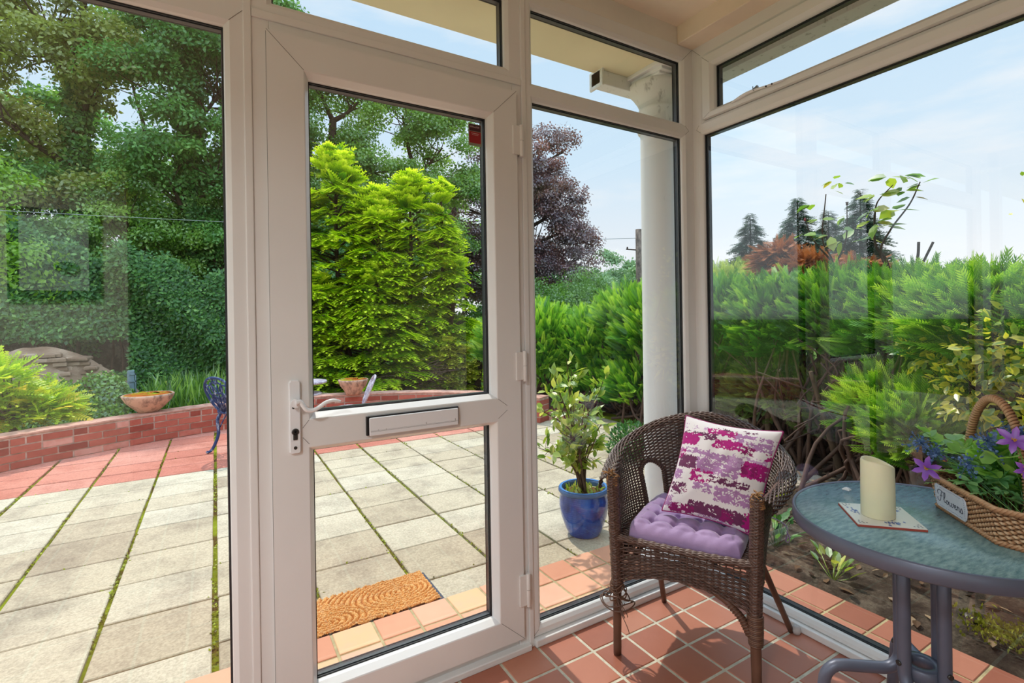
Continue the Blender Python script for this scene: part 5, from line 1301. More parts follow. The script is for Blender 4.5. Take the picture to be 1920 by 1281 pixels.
# conifer sprays ----------------------------------------------------------------
def spray(npair, ang, wid, droop, lead=.5, taper=1.0, arch=0.0):
    V = []; F = []; T = []
    def quad(p, d, L, w, t0, t1):
        d = unit(d); s = unit(np.cross(d, [0, 0, 1.]))
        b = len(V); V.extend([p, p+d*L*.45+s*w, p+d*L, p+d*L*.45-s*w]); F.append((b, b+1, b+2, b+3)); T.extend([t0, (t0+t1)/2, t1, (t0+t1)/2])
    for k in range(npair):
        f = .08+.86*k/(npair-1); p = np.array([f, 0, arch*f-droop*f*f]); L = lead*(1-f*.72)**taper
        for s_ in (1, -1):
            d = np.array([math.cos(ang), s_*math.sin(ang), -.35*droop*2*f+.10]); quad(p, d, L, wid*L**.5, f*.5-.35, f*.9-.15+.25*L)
    quad(np.array([.80, 0, arch*.8-droop*.64]), np.array([1, 0, -droop*1.6]), .26, wid*.5, .2, .45)
    quad(np.array([0., 0, 0]), np.array([1, 0, -droop*.5+arch]), .9, .012, -.4, 0)
    return np.array(V), np.array(F), np.array(T)
SP_A, SPF_A, SPT_A = spray(7, .85, .12, .34)           # golden cypress fans
SP_B, SPF_B, SPT_B = spray(11, .46, .040, -.02, .40, .8, .08)      # juniper plumes
SP_C, SPF_C, SPT_C = spray(9, .95, .11, .28, .36)      # pinnate leaves
SP_D, SPF_D, SPT_D = spray(6, .75, .09, .15, .45)      # spruce boughs

def golden_conifer(name, label, peaks, base_z, n, size, mat, cat='tree'):
    """peaks: (x, y, top z, radius at base, weight)"""
    cx = np.mean([p[0] for p in peaks]); cy = np.mean([p[1] for p in peaks])
    o = thing(name, (cx, cy, base_z), label, cat)
    mt = MB()
    for p in peaks: mt.tube(spline([(cx*.4+p[0]*.6, cy*.4+p[1]*.6, base_z), (p[0], p[1], base_z+(p[2]-base_z)*.5), (p[0], p[1], p[2]-.05)], 12), np.linspace(.07, .012, 12), 7)
    mt.build('trunk', [BARKD], o)
    w = np.array([p[4] for p in peaks], dtype=float); w /= w.sum()
    k = rng.choice(len(peaks), n, p=w); P = np.array([p[:4] for p in peaks])[k]
    h = rng.random(n)**1.25; a = rng.uniform(0, 2*PI, n)
    # boughs: groups of sprays share a bough so that the surface is in overlapping tiers
    nb = max(20, n//9); bk = rng.integers(0, nb, n)
    bh = rng.random(nb)**1.15; ba_ = rng.uniform(0, 2*PI, nb); bw = rng.choice(len(peaks), nb, p=w); br_ = rng.uniform(.62, 1.06, nb)
    Pk = np.array([p[:4] for p in peaks])[bw]
    R = Pk[:, 3]*(1-bh)**.62*br_+.03
    tipz = base_z+(Pk[:, 2]-base_z)*bh
    bc_ = np.c_[Pk[:, 0]+R*np.cos(ba_), Pk[:, 1]+R*np.sin(ba_), tipz]
    outd = np.c_[np.cos(ba_), np.sin(ba_), np.full(nb, .05)]; side = np.c_[-np.sin(ba_), np.cos(ba_), np.zeros(nb)]
    lat = rng.normal(size=n)*.22; back = -np.abs(rng.normal(size=n))*.16
    pos = bc_[bk]+side[bk]*lat[:, None]*size*1.6+outd[bk]*(back-np.abs(lat)*.35)[:, None]*size*1.5+np.c_[np.zeros((n, 2)), -np.abs(lat)*.22*size+rng.normal(size=n)*.035*size]
    x = unit(outd[bk]+side[bk]*(lat*1.6)[:, None]+np.c_[rng.normal(size=(n, 2))*.16, np.where(bh[bk] > .86, .9, -.02)+rng.normal(size=n)*.10])
    pos = pos-x*size*.55
    up_ = np.array([0, 0, 1.])+rng.normal(size=(n, 3))*.18
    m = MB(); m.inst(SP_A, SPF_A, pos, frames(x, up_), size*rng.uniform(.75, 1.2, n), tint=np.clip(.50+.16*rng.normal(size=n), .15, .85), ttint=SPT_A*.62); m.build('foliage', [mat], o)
    # inner boughs
    m = MB()
    for q in range(0, nb, 3):
        p1 = bc_[q]; p0 = np.array([Pk[q, 0], Pk[q, 1], max(base_z, p1[2]-.15)]); m.tube(spline([p0, (p0+p1)/2+[0, 0, .06], p1], 6), np.linspace(.018, .006, 6), 5)
    m.build('boughs', [BARKD], o); return o
golden_conifer('golden_conifer', 'big golden green cypress with drooping fans seen through the door', [(-.15, 7.35, 4.15, 1.35, 3), (-.75, 7.5, 3.55, .95, 1.5), (.45, 7.0, 3.45, 1.15, 2.2), (.95, 6.85, 3.72, .95, 2), (1.40, 6.55, 3.62, .62, 1.2), (1.55, 6.5, 2.5, .70, 1.2), (.3, 6.9, 2.2, 1.5, 2.2), (-.6, 7.0, 2.0, 1.1, 1.4)], -.1, 15000, .29, GOLD)
golden_conifer('golden_thuja', 'small yellow green upright conifer beside the large golden cypress', [(1.30, 6.05, .95, .26, 1), (1.52, 5.95, .80, .22, 1), (1.76, 5.85, .86, .26, 1)], -.1, 1500, .13, GOLD2, 'shrub')
tw = thing('dead_brushwood', (.85, 6.1, -.1), 'heap of dead brown twigs under the golden cypress', 'brushwood'); m = MB()
for k in range(120):
    p = np.array([.85, 6.0, .32])+rng.normal(size=3)*np.array([.20, .12, .10]); d = unit(np.array([1, -.3, .12])+rng.normal(size=3)*.35); m.tube(spline([p-d*.25, p+rng.normal(size=3)*.02, p+d*.28], 5), .004, 4)
m.build('twigs', [TWIG], tw)

def plume_mass(name, label, pts, n, size, mat, cat='hedge', tilt=.5, lean=(0, 0), core=None, thick=.28, tb=.45, part='foliage', inner=True, trans=1.0):
    """juniper-like bush: pts = list of (x,y,z,rx,ry,rz) lobes; plumes stand outward and up"""
    pts = np.array(pts, dtype=float); o = thing(name, (pts[:, 0].mean(), pts[:, 1].mean(), 0), label, cat)
    w = pts[:, 3]*pts[:, 5]+pts[:, 4]*pts[:, 5]; w /= w.sum(); k = rng.choice(len(pts), n, p=w)
    d = rand_dirs(n); d[:, 2] = np.abs(d[:, 2])*1.0-.35*(rng.random(n) < .35); d = unit(d)
    pos = pts[k, :3]+d*pts[k, 3:]*(1-thick*rng.random(n)**1.5)[:, None]
    x = unit(d*np.array([1, 1, .6])+np.array([lean[0], lean[1], tilt])+rng.normal(size=(n, 3))*.28); pos = pos-x*size*.6
    up_ = d+np.array([0, 0, .5])+rng.normal(size=(n, 3))*.35
    ct = rng.random(len(pts)); m = MB()
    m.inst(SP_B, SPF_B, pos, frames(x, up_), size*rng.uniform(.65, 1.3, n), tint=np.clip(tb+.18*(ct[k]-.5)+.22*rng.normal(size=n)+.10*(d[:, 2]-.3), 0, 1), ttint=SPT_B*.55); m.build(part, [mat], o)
    if inner:
        m = MB()
        for q in range(int(60+n/120)):
            kk = rng.integers(0, len(pts)); e = pts[kk, :3]+rand_dirs(1)[0]*pts[kk, 3:]*.8; b = np.array([pts[kk, 0]+rng.normal()*.2, pts[kk, 1]+rng.normal()*.2, .0])
            m.tube(spline([b, (b+e)/2+rng.normal(size=3)*.12, e], 8), np.linspace(.018, .006, 8), 5)
        m.build('branches', [TWIG], o)
    return o
# hedge beyond the side pane (seen left of the white column)
plume_mass('juniper_hedge', 'bright green juniper hedge filling the side pane behind the potted shrub', [(2.0, 4.3, .72, .7, .55, .68), (2.5, 3.9, .70, .6, .6, .64), (2.75, 3.3, .75, .55, .6, .76), (2.6, 2.7, .9, .55, .6, .72), (2.15, 4.9, .8, .9, .6, .66), (2.55, 3.2, 1.15, .45, .5, .45), (2.1, 4.3, .3, .7, .5, .4), (2.5, 3.6, .3, .6, .6, .4), (2.45, 2.8, .35, .55, .55, .4)], 9500, .20, JUN, tb=.5)
# hedge in the right-hand window
plume_mass('juniper_hedge', 'clipped dark green juniper hedge with flat top in the right hand window', [(2.35, 1.55, 1.05, .55, .5, .50), (2.3, 1.0, 1.05, .5, .5, .50), (2.3, .5, 1.08, .5, .5, .47), (2.25, .05, 1.05, .5, .45, .48), (2.45, 2.05, 1.05, .5, .5, .55), (2.2, -.35, 1.0, .5, .4, .48)], 8500, .19, JUN, tb=.36, tilt=.25)
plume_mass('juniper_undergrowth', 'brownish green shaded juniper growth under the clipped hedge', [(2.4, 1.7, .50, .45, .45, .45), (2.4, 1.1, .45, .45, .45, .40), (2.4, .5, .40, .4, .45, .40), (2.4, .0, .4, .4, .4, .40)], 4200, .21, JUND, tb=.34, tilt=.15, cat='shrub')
plume_mass('spreading_juniper', 'bright spreading juniper with long plumes at the right edge behind the basket', [(1.75, -.55, 1.08, .45, .35, .34), (1.65, -.95, 1.08, .40, .35, .33), (1.95, -.25, 1.14, .40, .3, .26), (1.55, -1.3, 1.05, .4, .4, .33)], 4600, .23, JUN, tb=.50, tilt=.2, lean=(-.35, 0), cat='shrub')
plume_mass('low_juniper_tuft', 'low feathery juniper tuft behind the candle and table', [(1.52, -.30, .48, .26, .24, .30), (1.75, -.02, .55, .26, .24, .28)], 1100, .20, JUN, tb=.50, tilt=.3, lean=(-.3, -.1), cat='shrub')
plume_mass('dead_cypress', 'dead rust brown conifer branches above the clipped hedge', [(3.05, 1.50, 1.72, .22, .24, .22), (2.98, 1.12, 1.60, .3, .30, .16), (2.95, .72, 1.56, .25, .30, .11)], 1150, .20, DEAD, tb=.5, tilt=-.35, cat='shrub')
plume_mass('yellow_green_juniper', 'yellow green open shrub left of the dead conifer branches', [(3.3, 2.25, 1.45, .5, .45, .35), (3.3, 1.9, 1.40, .4, .5, .30), (3.5, .6, 1.30, .4, .5, .22)], 2200, .19, JUND, tb=.72, tilt=.4, cat='shrub')

# stems and litter below the hedge
for k, (x, y, z, lx, ly, lb_) in enumerate(((2.0, .95, .9, .1, -.1, 'bare brown stem under the hedge left of the white reflection'), (1.95, .35, .8, -.2, .1, 'bare forked stem under the hedge behind the candle'), (1.9, -.1, .7, -.1, -.3, 'crooked bare stem under the hedge beside the low juniper tuft'))):
    o = thing('bare_stem', (x, y, 0), lb_, 'branch'); m = MB()
    m.tube(spline([(x, y, .05), (x+lx*.3, y+ly*.3+.04, z*.5), (x+lx, y+ly, z)], 14), np.linspace(.028, .014, 14), 8); m.build('stem', [BARK], o)
    m = MB()
    for q in range(9): p = np.array([x+lx*.6, y+ly*.6, z*.7])+rng.normal(size=3)*.05; m.tube(spline([p, p+rng.normal(size=3)*.15, p+rng.normal(size=3)*.3+[0, 0, .15]], 8), .006, 5)
    m.build('twigs', [TWIG], o)
m = MB(); n = 900; x_ = rng.uniform(.45, 2.6, n); y_ = rng.uniform(-2.0, .9, n); ii = np.clip(((x_-.34)/4.86*89).astype(int), 0, 89); jj = np.clip(((y_+4.2)/10.2*89).astype(int), 0, 89)
m.inst(LF6, LF6F, np.c_[x_, y_, gz[ii, jj]+.012], frames(np.c_[rng.normal(size=(n, 2)), rng.normal(size=n)*.2], np.array([0, 0, 1.])+rng.normal(size=(n, 3))*.3), rng.uniform(.03, .07, n), tint=rng.random(n))
o = m.build('leaf_litter', [leaf('litter', [(0, srgb(70, 48, 34)), (.5, srgb(120, 92, 66)), (1, srgb(172, 146, 114))], .1, .04)], None); tag(o, 'brown dead leaf litter scattered on the soil bed', 'leaf litter', None, 'stuff')
m = MB(); n = 700; x_ = rng.normal(size=n)*.055+.62; y_ = rng.normal(size=n)*.075-.93
m.inst(QL, QLF, np.c_[x_, y_, np.full(n, .0)+rng.uniform(-.01, .015, n)], frames(unit(rng.normal(size=(n, 3))*.5+[0, 0, 1]), rand_dirs(n)), rng.uniform(.012, .026, n), tint=rng.random(n))
o = m.build('moss_patch', [leaf('moss', [(0, srgb(112, 112, 30)), (1, srgb(170, 172, 60))], .2, .02)], None); tag(o, 'yellow green moss patch on the soil beside the outside tiles', 'moss', None, 'stuff')
for k, (bx, by, r, nl, h, mt, lb_) in enumerate(((.52, -.33, .12, 16, .10, GSH, 'small bright seedling on the soil near the chair leg'), (.62, .02, .22, 40, .18, G2, 'low dark leafy plant on the soil behind the armchair'), (.75, -.52, .10, 12, .08, GSH, 'tiny yellow green weed on the soil behind the table legs'))):
    o = thing('weed', (bx, by, -.02), lb_, 'plant'); pos = np.c_[rng.normal(size=(nl, 2))*r*.35+[bx, by], rng.uniform(.0, h, nl)]
    m = MB(); m.inst(LF6, LF6F, pos, frames(unit(np.c_[pos[:, :2]-[bx, by], np.full(nl, .05)]), np.array([0, 0, 1.])+rng.normal(size=(nl, 3))*.3), rng.uniform(.04, .09, nl), tint=rng.random(nl)); m.build('leaves', [mt], o)
    m = MB(); [m.tube([(bx, by, -.03), p], .002, 4) for p in pos[:10]]; m.build('stem', [mt], o)
o = thing('small_bush', (1.2, 1.76, -.03), 'small dark green bush on the patio left of the armchair back', 'bush'); m = MB()
n = 900; d = rand_dirs(n); d[:, 2] = np.abs(d[:, 2]); pos = np.array([1.2, 1.72, .02])+d*np.array([.22, .24, .27])*rng.random((n, 1))**.3
m.inst(LF6, LF6F, pos, frames(d+rng.normal(size=(n, 3))*.5, d+np.array([0, 0, .6])), rng.uniform(.03, .055, n), tint=rng.beta(2, 2, n)*.7); m.build('foliage', [G2], o)
m = MB(); [m.tube([(1.2, 1.74, -.03), tuple(pos[q])], .004, 4) for q in range(0, 200, 10)]; m.build('stems', [TWIG], o)

# climbing rose against the sky
rs = thing('rose_bush', (2.80, .65, .0), 'tall rose stems with broad leaves standing against the sky over the hedge', 'rose')
m = MB(); lv = []
def RB(p): return np.array([-1.924, -1.613, 1.232])+1.42*(np.asarray(p, dtype=float)-np.array([-1.924, -1.613, 1.232]))      # set back behind the hedge
def cane(pts, r=.007):
    q = RB(spline(pts, 40)); r = r*1.3; m.tube(q, np.linspace(r, r*.4, 40), 6); return q
main = cane([(1.45, -.20, .35), (1.43, -.22, .9), (1.42, -.20, 1.46), (1.40, -.14, 1.62), (1.39, -.14, 1.80)], .013)
c2 = cane([(1.42, -.20, 1.46), (1.39, -.17, 1.58), (1.38, -.23, 1.70), (1.36, -.33, 1.82), (1.36, -.38, 1.93)], .008)
c3 = cane([(1.39, -.14, 1.75), (1.36, -.17, 1.86), (1.34, -.26, 1.94)], .006)
c4 = cane([(1.35, .02, .35), (1.33, .02, 1.0), (1.31, .05, 1.5), (1.30, .11, 1.68), (1.27, .07, 1.95)], .008)
c5 = cane([(1.31, .07, 1.55), (1.27, .15, 1.68), (1.24, .18, 1.80)], .006)
c6 = cane([(1.31, .05, 1.50), (1.31, -.02, 1.66), (1.29, -.04, 1.86)], .006)
m.tube(RB(spline([(1.42, -.33, 1.42), (1.41, -.38, 1.52), (1.40, -.42, 1.60)], 10)), .010, 6); m.tube(RB(spline([(1.42, -.32, 1.42), (1.41, -.345, 1.53), (1.41, -.35, 1.61)], 10)), .010, 6)
m.build('stems', [BARKD], rs)
LV = [((1.28, .03, 2.03), 3, .05), ((1.28, -.02, 2.00), 3, .05), ((1.29, .04, 1.97), 2, .05), ((1.24, .14, 1.90), 3, .075), ((1.25, .10, 1.80), 3, .06), ((1.23, .19, 1.72), 4, .07), ((1.27, .05, 1.70), 3, .07), ((1.29, -.03, 1.80), 3, .05),
      ((1.31, .0, 1.66), 4, .075), ((1.33, -.06, 1.72), 3, .06), ((1.35, -.14, 1.82), 4, .07), ((1.35, -.17, 1.90), 4, .075), ((1.34, -.24, 1.99), 4, .08), ((1.33, -.31, 1.98), 4, .07), ((1.36, -.30, 1.90), 4, .07), ((1.36, -.38, 1.92), 4, .07),
      ((1.37, -.26, 1.80), 4, .08), ((1.38, -.20, 1.72), 3, .08), ((1.38, -.15, 1.75), 3, .08), ((1.37, -.34, 1.86), 3, .06), ((1.39, -.11, 1.66), 3, .07)]
for c_, nl, ls in LV:
    mm = MB(); pos = []; X = []
    for q in range(nl): d = unit(rng.normal(size=3)*np.array([.6, 1, .25])+[0, 0, -.15]); pos.append(RB(c_)+d*.018); X.append(d)
    tv = LF6*np.array([1, 1.35, 1]); mm.inst(tv, LF6F, np.array(pos), frames(np.array(X), np.array([-.4, 0, 1.])+rng.normal(size=(nl, 3))*.35), 1.75*ls*rng.uniform(.8, 1.15, nl), tint=rng.random(nl), smooth=True)
    mm.build('leaf_spray', [ROSE], rs)
mm = MB(); mm.lathe([(0, 0), (.008, .004), (.010, .014), (.005, .03), (0, .034)], tuple(RB((1.24, .185, 1.80))), 10); mm.build('rosebud', [simple('rosebud_red', srgb(150, 50, 60), .6, .1, 60)], rs)
mm = MB(); mm.lathe([(0, 0), (.010, .004), (.009, .016), (.013, .03), (0, .02)], tuple(RB((1.29, -.04, 1.86))), 8); mm.build('seed_head', [TWIG], rs)

# variegated shrub at the right edge
vs = thing('variegated_shrub', (1.45, -.95, .1), 'yellow and green variegated shrub at the right edge under the juniper plumes', 'shrub')
m = MB(); n = 2200; k = rng.integers(0, 6, n); cc = np.array([(1.35, -.72, 1.05, .22, .22, .20), (1.30, -.98, 1.00, .22, .25, .22), (1.40, -.60, .82, .2, .2, .2), (1.25, -.95, .75, .2, .25, .22), (1.5, -.40, 1.02, .16, .2, .14), (1.22, -1.2, .95, .2, .25, .3)])[k]
d = rand_dirs(n); pos = cc[:, :3]+d*cc[:, 3:]*rng.random((n, 1))**.4
m.inst(LF6, LF6F, pos, frames(d+rng.normal(size=(n, 3))*.6, rng.normal(size=(n, 3))*.5+[-.6, 0, .6]), rng.uniform(.04, .07, n), tint=np.clip(rng.beta(1.5, .9, n), 0, 1), ttint=np.array([-.2, .1, .15, .1, .15, .1, -.35]), smooth=True); m.build('foliage', [VAR], vs)
m = MB(); [m.tube(spline([(1.45, -.9, .0), (1.4, -.85, .5), tuple(pos[q])], 8), .006, 5) for q in range(0, 240, 6)]; m.build('stems', [BARKD], vs)
vt = thing('overhanging_branch', (1.0, -.95, 1.75), 'twig of yellow green leaves poking in at the right picture edge', 'branch'); m = MB()
q = spline([(1.05, -1.22, 1.2), (1.0, -1.06, 1.5), (.97, -.945, 1.68)], 20); m.tube(q, .005, 6); m.build('stem', [BARKD], vt)
m = MB(); pos = np.array([q[rng.integers(6, 20)]+rng.normal(size=3)*.05 for _ in range(90)]); m.inst(LF6, LF6F, pos, frames(rand_dirs(90), np.array([-.5, -.3, .7])+rng.normal(size=(90, 3))*.4), rng.uniform(.022, .038, 90), tint=rng.uniform(.3, 1, 90)); m.build('foliage', [VAR], vt)

# distant spruces
for k, (x, y, h, lb_) in enumerate(((22.8, 15.4, 6.6, 'dark spruce standing alone, first one right of the corner post'), (22.3, 12.5, 6.8, 'dark spruce with red bud before it, second from the corner'), (26.4, 13.2, 6.7, 'short dark spruce behind the rose stems, the middle one'), (25.3, 11.1, 7.25, 'tallest dark spruce, behind the right hand rose leaves'), (27.1, 16.1, 6.4, 'faint farther spruce between the first and second ones'))):
    o = thing('spruce_tree', (x, y, -.2), lb_, 'tree'); m = MB(); m.tube([(x, y, -.2), (x, y, h-.1)], [.2, .015], 8); m.build('trunk', [BARKD], o)
    n = 2600; f = rng.random(n)**.8; a = rng.uniform(0, 2*PI, n); z = h-f*(h+.2)*.93; R = .10+f*2.3*(.8+.4*rng.random(n)); R *= .75+.5*((np.floor(z/.42) % 2))
    d = np.c_[np.cos(a), np.sin(a), np.full(n, -.12)]; pos = np.c_[x+d[:, 0]*R*.35, y+d[:, 1]*R*.35, z]
    m = MB(); m.inst(SP_D, SPF_D, pos, frames(d+rng.normal(size=(n, 3))*.12, np.array([0, 0, 1.])+rng.normal(size=(n, 3))*.2), (.22+R*.55), tint=rng.beta(2, 2, n)); m.build('foliage', [GSP], o)

# sumac-like shrub and brambles by the left wall
o = thing('golden_leaved_shrub', (-3.5, 4.75, .0), 'lime yellow feathery leaved shrub behind the brick wall at the left edge', 'shrub'); m = MB(); ms = MB()
lob = np.array([(-3.70, 5.00, .52, .30, .28, .34), (-3.42, 5.15, .36, .26, .22, .20), (-4.1, 4.75, .55, .4, .3, .35), (-3.55, 5.05, .32, .40, .2, .14)]); n = 1100
k = rng.integers(0, 4, n); d = rand_dirs(n); d[:, 2] = np.abs(d[:, 2]); pos = lob[k, :3]+d*lob[k, 3:]*rng.random((n, 1))**.4
m.inst(SP_C, SPF_C, pos, frames(d+np.array([.2, -.5, .1])+rng.normal(size=(n, 3))*.35, np.array([0, -.3, 1.])+rng.normal(size=(n, 3))*.3), rng.uniform(.13, .25, n), tint=np.clip(.45+.2*rng.normal(size=n), 0, 1), ttint=SPT_C*.3); m.build('foliage', [SUM], o)
[ms.tube(spline([(-3.6, 4.9, -.1), (-3.55, 4.9, .3), tuple(pos[q])], 8), .006, 5) for q in range(0, 150, 5)]; ms.build('stems', [TWIG], o)
def leaf_bank(name, label, f_pos, n, size, mat, cat, tb=(1.6, 1.9), extra=None, kind=None):
    P, N = f_pos(n); o = thing(name, tuple(P.mean(0)*[1, 1, 0]), label, cat)
    m = MB(); x = unit(np.cross(N, rng.normal(size=(n, 3)))+np.array([0, 0, -.7])); m.inst(LC, LCF, P, frames(x, N), size*rng.uniform(.6, 1.3, n), tint=rng.beta(*tb, n)); m.build('foliage', [mat], o)
    m = MB()
    for q in range(40): p = P[rng.integers(0, n)]; m.tube(spline([(p[0], p[1]+.3, -.2), (p[0]+.1, p[1]+.25, p[2]*.5), tuple(p)], 6), .02, 5)
    m.build('stems', [TWIG], o); return o
def bram(n):
    d = rand_dirs(n); d[:, 2] = np.abs(d[:, 2]); L = np.array([(-3.65, 6.4, .0, .5, .4, .58), (-3.2, 6.75, -.05, .42, .4, .66), (-3.4, 6.2, -.1, .6, .3, .45), (-4.4, 6.3, .0, .7, .4, .5)])[rng.integers(0, 4, n)]
    return L[:, :3]+d*L[:, 3:]*(.75+.25*rng.random((n, 1))), d+rng.normal(size=(n, 3))*.35
leaf_bank('bramble_bush', 'mid green bramble bush behind the brick wall left of the fence posts', bram, 5200, .085, G1, 'bush')
def gras(n):
    x = rng.uniform(-2.7, -1.3, n); return np.c_[x, rng.uniform(6.4, 7.4, n), rng.uniform(-.1, .25, n)], np.c_[rng.normal(size=(n, 2)), rng.normal(size=n)*.2]
m = MB(); n = 1500; P, N = gras(n); m.inst(np.array([(0,0,0),(.5,.03,0),(1,0,0),(.5,-.03,0)]), QLF, P, frames(np.array([0, 0, 1.])+rng.normal(size=(n, 3))*.3, N), rng.uniform(.2, .42, n), tint=rng.random(n)); o = m.build('long_grass', [G1], None); tag(o, 'tall bright grass behind the brick wall right of the wide stone bowl', 'grass', None, 'stuff')
# ivy-covered bank
def ivyb(n):
    x = rng.uniform(-7.5, 1.2, n); z = -.2+(2.5+.25*np.sin(x*1.3+1)+.16*np.sin(x*3.7)+.10*np.sin(x*9.1))*rng.random(n)+np.abs(rng.normal(size=n))*.10; hole_ = (np.abs(x+4.15) < .95) & (z > .35) & (z < .98)
    b = .16*np.sin(x*2.3+z*1.9)+.14*np.sin(z*3.7+x*2.9)+.13*np.sin(x*6+z*5)+rng.normal(size=n)*.07
    y = 9.75+.12*(x+3)-.25*(2.2-z)*.4+b+np.where(hole_, 1.4, 0)
    return np.c_[x, y, z], np.c_[rng.normal(size=n)*.45, -np.ones(n), .5+rng.normal(size=n)*.45]
leaf_bank('ivy_bank', 'dense dark green ivy covered bank below the woodland trees', ivyb, 42000, .12, G2, 'ivy', (1.5, 2.0))
m = MB(); n = 60; a, b = np.meshgrid(np.linspace(-8, 1.5, n), np.linspace(0, 1, 14), indexing='ij'); m.grid(np.stack([a, 10.05+.12*(a+3)+.9*b+.2*vnoise((n, 14), (20, 5), 3), -.2+2.3*b*(.85+.2*np.sin(a*1.7))], -1), flip=True); m.build('ground_bank', [SOIL], None)['kind'] = 'structure'

# woodland
for k, (x, y, lb_) in enumerate(((-5.6, 11.2, 'ivy grown thicket over the bank at the left picture edge'), (-3.4, 11.0, 'ivy grown thicket over the bank below the leaning thin tree'), (-1.3, 11.0, 'ivy grown thicket over the bank next to the left mullion'), (.9, 10.6, 'dark thicket behind the golden cypress'))):
    tree('ivy_thicket', lb_, (x, y, -.2), (x, y, 2.4), [(x-.7, y, 2.6, .9, .5, .8), (x+.7, y, 2.5, .9, .5, .8), (x, y, 3.5, 1.0, .5, .7), (x+.9, y+.3, 3.6, .7, .4, .6)], 40, 7500, .12, G2 if k != 1 else G1, .10, cl=(.25, .5))
tree('woodland_tree', 'ivy clad tall tree nearest the left picture edge', (-4.58, 12.13, -.2), (-4.3, 12.3, 7.5), [(-4.9, 12.1, 7.4, 1.6, 1.3, 1.6), (-3.9, 11.7, 6.3, 1.2, 1.0, 1.1), (-5.4, 11.6, 5.2, 1.3, 1.0, 1.1), (-4.0, 12.2, 9.4, 1.6, 1.4, 1.4), (-4.4, 11.5, 4.0, 1.0, .8, .8)], 74, 14875, 0.160, G4, .20, ivy=2600)
tree('woodland_tree', 'ivy clad tall tree in the middle of the left pane', (-2.35, 11.4, -.2), (-2.35, 11.5, 8.0), [(-2.5, 11.5, 8.2, 1.3, 1.2, 1.4), (-1.7, 11.2, 6.4, 1.2, 1.0, 1.3), (-2.9, 11.2, 6.0, .9, .8, 1.0), (-1.7, 11.0, 4.6, 1.1, .9, 1.0), (-2.7, 11.0, 4.2, 1.0, .8, .9), (-1.2, 11.4, 8.2, 1.2, 1, 1.2)], 84, 19250, 0.144, G2, .18, ivy=3600)
tree('woodland_tree', 'leaning thinner tree with sky gaps between the two ivy clad trees', (-3.75, 15.2, -.2), (-3.5, 15.3, 6.5), [(-3.2, 15.0, 3.6, 1.3, 1.0, 1.1), (-4.4, 15.1, 4.6, 1.2, 1.0, 1.0), (-3.9, 15.3, 8.4, 1.3, 1.0, .8)], 40, 7350, 0.182, G1, .13)
tree('bright_tree', 'bright lime green leafy tree low at the left picture edge', (-5.9, 10.0, -.2), (-5.7, 10.0, 2.6), [(-5.45, 9.7, 3.1, .8, .7, .8), (-5.0, 9.6, 2.0, .7, .6, .6), (-6.3, 9.8, 3.2, .8, .7, .8)], 34, 5950, 0.137, G3, .08)
tree('woodland_tree', 'loose crowned tree rising behind the ivy bank left of the door', (-1.2, 13.4, -.2), (-1.0, 13.4, 6.8), [(-1.0, 13.2, 7.4, 1.4, 1.1, 1.4), (-.4, 13.0, 5.4, 1.2, 1.0, 1.2), (-1.7, 13.0, 4.2, 1.3, 1.0, 1.2), (-.8, 12.9, 3.0, 1.5, .8, 1.0)], 60, 11900, 0.152, G2, .15)
tree('woodland_tree', 'dark limbed leafy tree over the golden cypress at the left of the door glass', (.6, 12.3, -.2), (.75, 12.2, 6.4), [(.3, 12.1, 7.5, 1.0, .9, .9), (1.4, 12.0, 7.0, 1.2, .9, .8), (.5, 12.2, 5.6, 1.1, .8, .9), (1.8, 11.9, 5.2, 1.1, .9, .9), (1.2, 12.0, 4.0, 1.4, .9, 1.0)], 58, 9800, 0.137, G1, .20)
tree('woodland_tree', 'leafy green tree behind the golden cypress in the middle of the door glass', (2.9, 12.4, -.2), (2.9, 12.4, 5.8), [(2.6, 12.2, 6.9, 1.3, 1.0, 1.0), (3.7, 12.0, 6.1, 1.2, 1.0, 1.0), (3.0, 12.1, 4.8, 1.3, 1.0, 1.0), (4.3, 12.0, 4.9, 1.0, .9, .9), (3.4, 12.0, 3.4, 1.5, 1.0, 1.0)], 66, 12600, 0.137, G1, .18)
tree('copper_beech', 'purple brown copper beech tree beside the door hinge side', (7.0, 13.0, -.2), (7.2, 12.8, 6.2), [(7.0, 12.8, 6.0, 1.2, 1.2, 1.3), (8.0, 12.2, 5.0, 1.0, .9, .9), (6.0, 13.3, 5.0, 1.1, 1.0, 1.1), (7.2, 12.6, 3.8, 1.9, 1.4, 1.2), (8.6, 11.8, 3.2, .8, .8, .7), (5.6, 13.6, 3.4, 1.1, 1.0, 1.1), (7.8, 12.2, 2.3, 1.5, 1.2, .9), (8.15, 12.05, 6.8, .35, .35, .5), (7.7, 12.4, 7.2, .3, .3, .4), (6.4, 13.2, 6.0, 1.2, 1.0, 1.2), (7.6, 12.6, 5.6, 1.0, .9, 1.0), (6.6, 12.8, 2.4, 1.6, 1.2, 1.0), (8.2, 12.0, 4.2, 1.0, .9, .8), (4.9, 13.9, 5.0, .9, .8, 1.0), (4.6, 14.0, 3.8, .9, .8, 1.0), (5.0, 13.8, 2.6, 1.0, .8, 1.0)], 300, 30000, .135, GBE, .2, cl=(.3, .6))
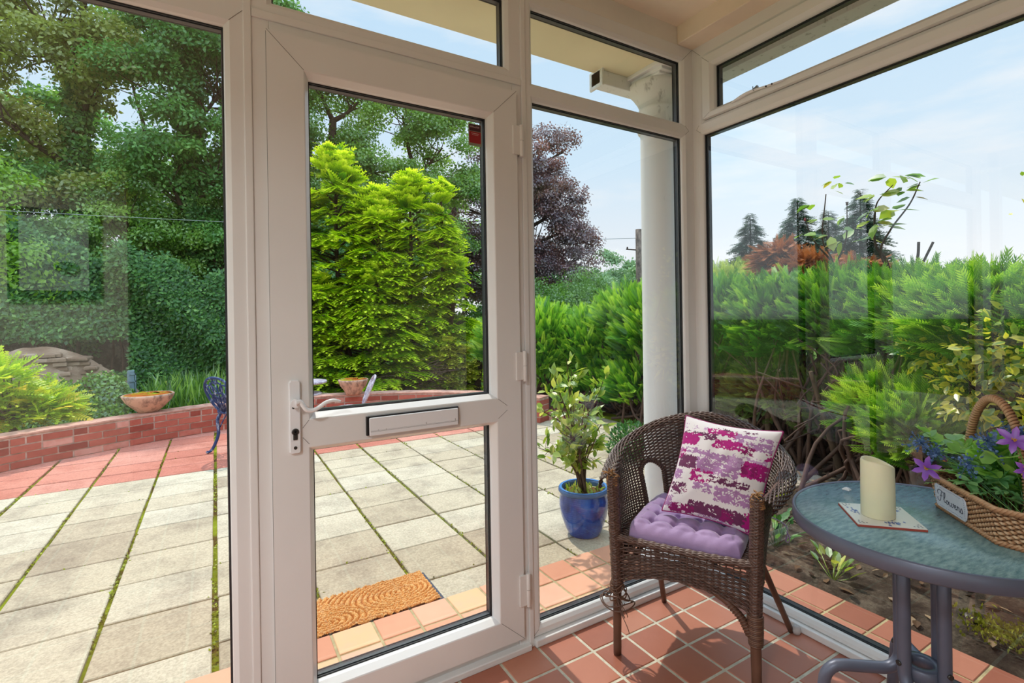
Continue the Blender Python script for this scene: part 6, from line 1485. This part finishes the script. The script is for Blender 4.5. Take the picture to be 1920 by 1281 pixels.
tree('round_tree', 'bushy green tree below the copper beech behind the juniper hedge', (8.4, 11.2, -.2), (8.4, 11.2, 1.6), [(8.3, 11.0, 1.9, 1.0, .8, .7), (9.3, 10.6, 1.7, .8, .8, .6), (6.6, 10.4, 1.4, 1.3, .9, .7), (10.3, 10.2, 1.4, .9, .8, .6)], 50, 9100, 0.122, G1, .08)
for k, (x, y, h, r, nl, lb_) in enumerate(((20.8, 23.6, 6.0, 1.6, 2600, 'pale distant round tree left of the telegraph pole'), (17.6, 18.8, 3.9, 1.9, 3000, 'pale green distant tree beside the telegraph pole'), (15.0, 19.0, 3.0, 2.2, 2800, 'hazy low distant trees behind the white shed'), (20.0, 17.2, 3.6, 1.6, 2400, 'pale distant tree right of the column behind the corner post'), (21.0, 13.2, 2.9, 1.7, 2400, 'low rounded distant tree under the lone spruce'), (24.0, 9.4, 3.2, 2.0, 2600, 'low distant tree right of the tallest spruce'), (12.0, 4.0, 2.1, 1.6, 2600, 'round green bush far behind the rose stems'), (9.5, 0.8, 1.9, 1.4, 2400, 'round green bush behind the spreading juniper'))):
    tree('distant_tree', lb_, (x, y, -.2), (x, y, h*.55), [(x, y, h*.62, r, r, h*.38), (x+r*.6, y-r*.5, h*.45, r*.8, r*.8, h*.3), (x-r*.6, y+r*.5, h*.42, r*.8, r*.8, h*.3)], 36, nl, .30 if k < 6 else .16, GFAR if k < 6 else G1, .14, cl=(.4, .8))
# woodland floor growth and the far tree line that closes the view
for k, (x, y, rx, h, n_, lb_) in enumerate(((-9, 19, 3.2, 9.5, 5200, 'far woodland tree behind the left picture edge'), (-5.2, 20, 3.0, 9.0, 4600, 'far woodland tree behind the leaning thin tree'), (-1.0, 19, 2.6, 7.5, 5200, 'far woodland tree behind the mullion left of the door'), (2.4, 18.5, 2.6, 6.8, 5200, 'far woodland tree behind the golden cypress'), (6.2, 18, 2.4, 5.6, 4600, 'far woodland tree left of the copper beech'), (10.6, 17.5, 2.0, 3.4, 3000, 'far low tree right of the copper beech'))):
    tree('background_tree', lb_, (x, y, -.2), (x, y, h*.6), [(x, y, h*.75, rx, 1.2, h*.25), (x-rx*.4, y, h*.48, rx, 1.2, h*.25), (x+rx*.4, y, h*.3, rx, 1.2, h*.3)], 60, int(n_*1.6), .25, G2 if k % 2 else G1, .2, cl=(.5, .95))
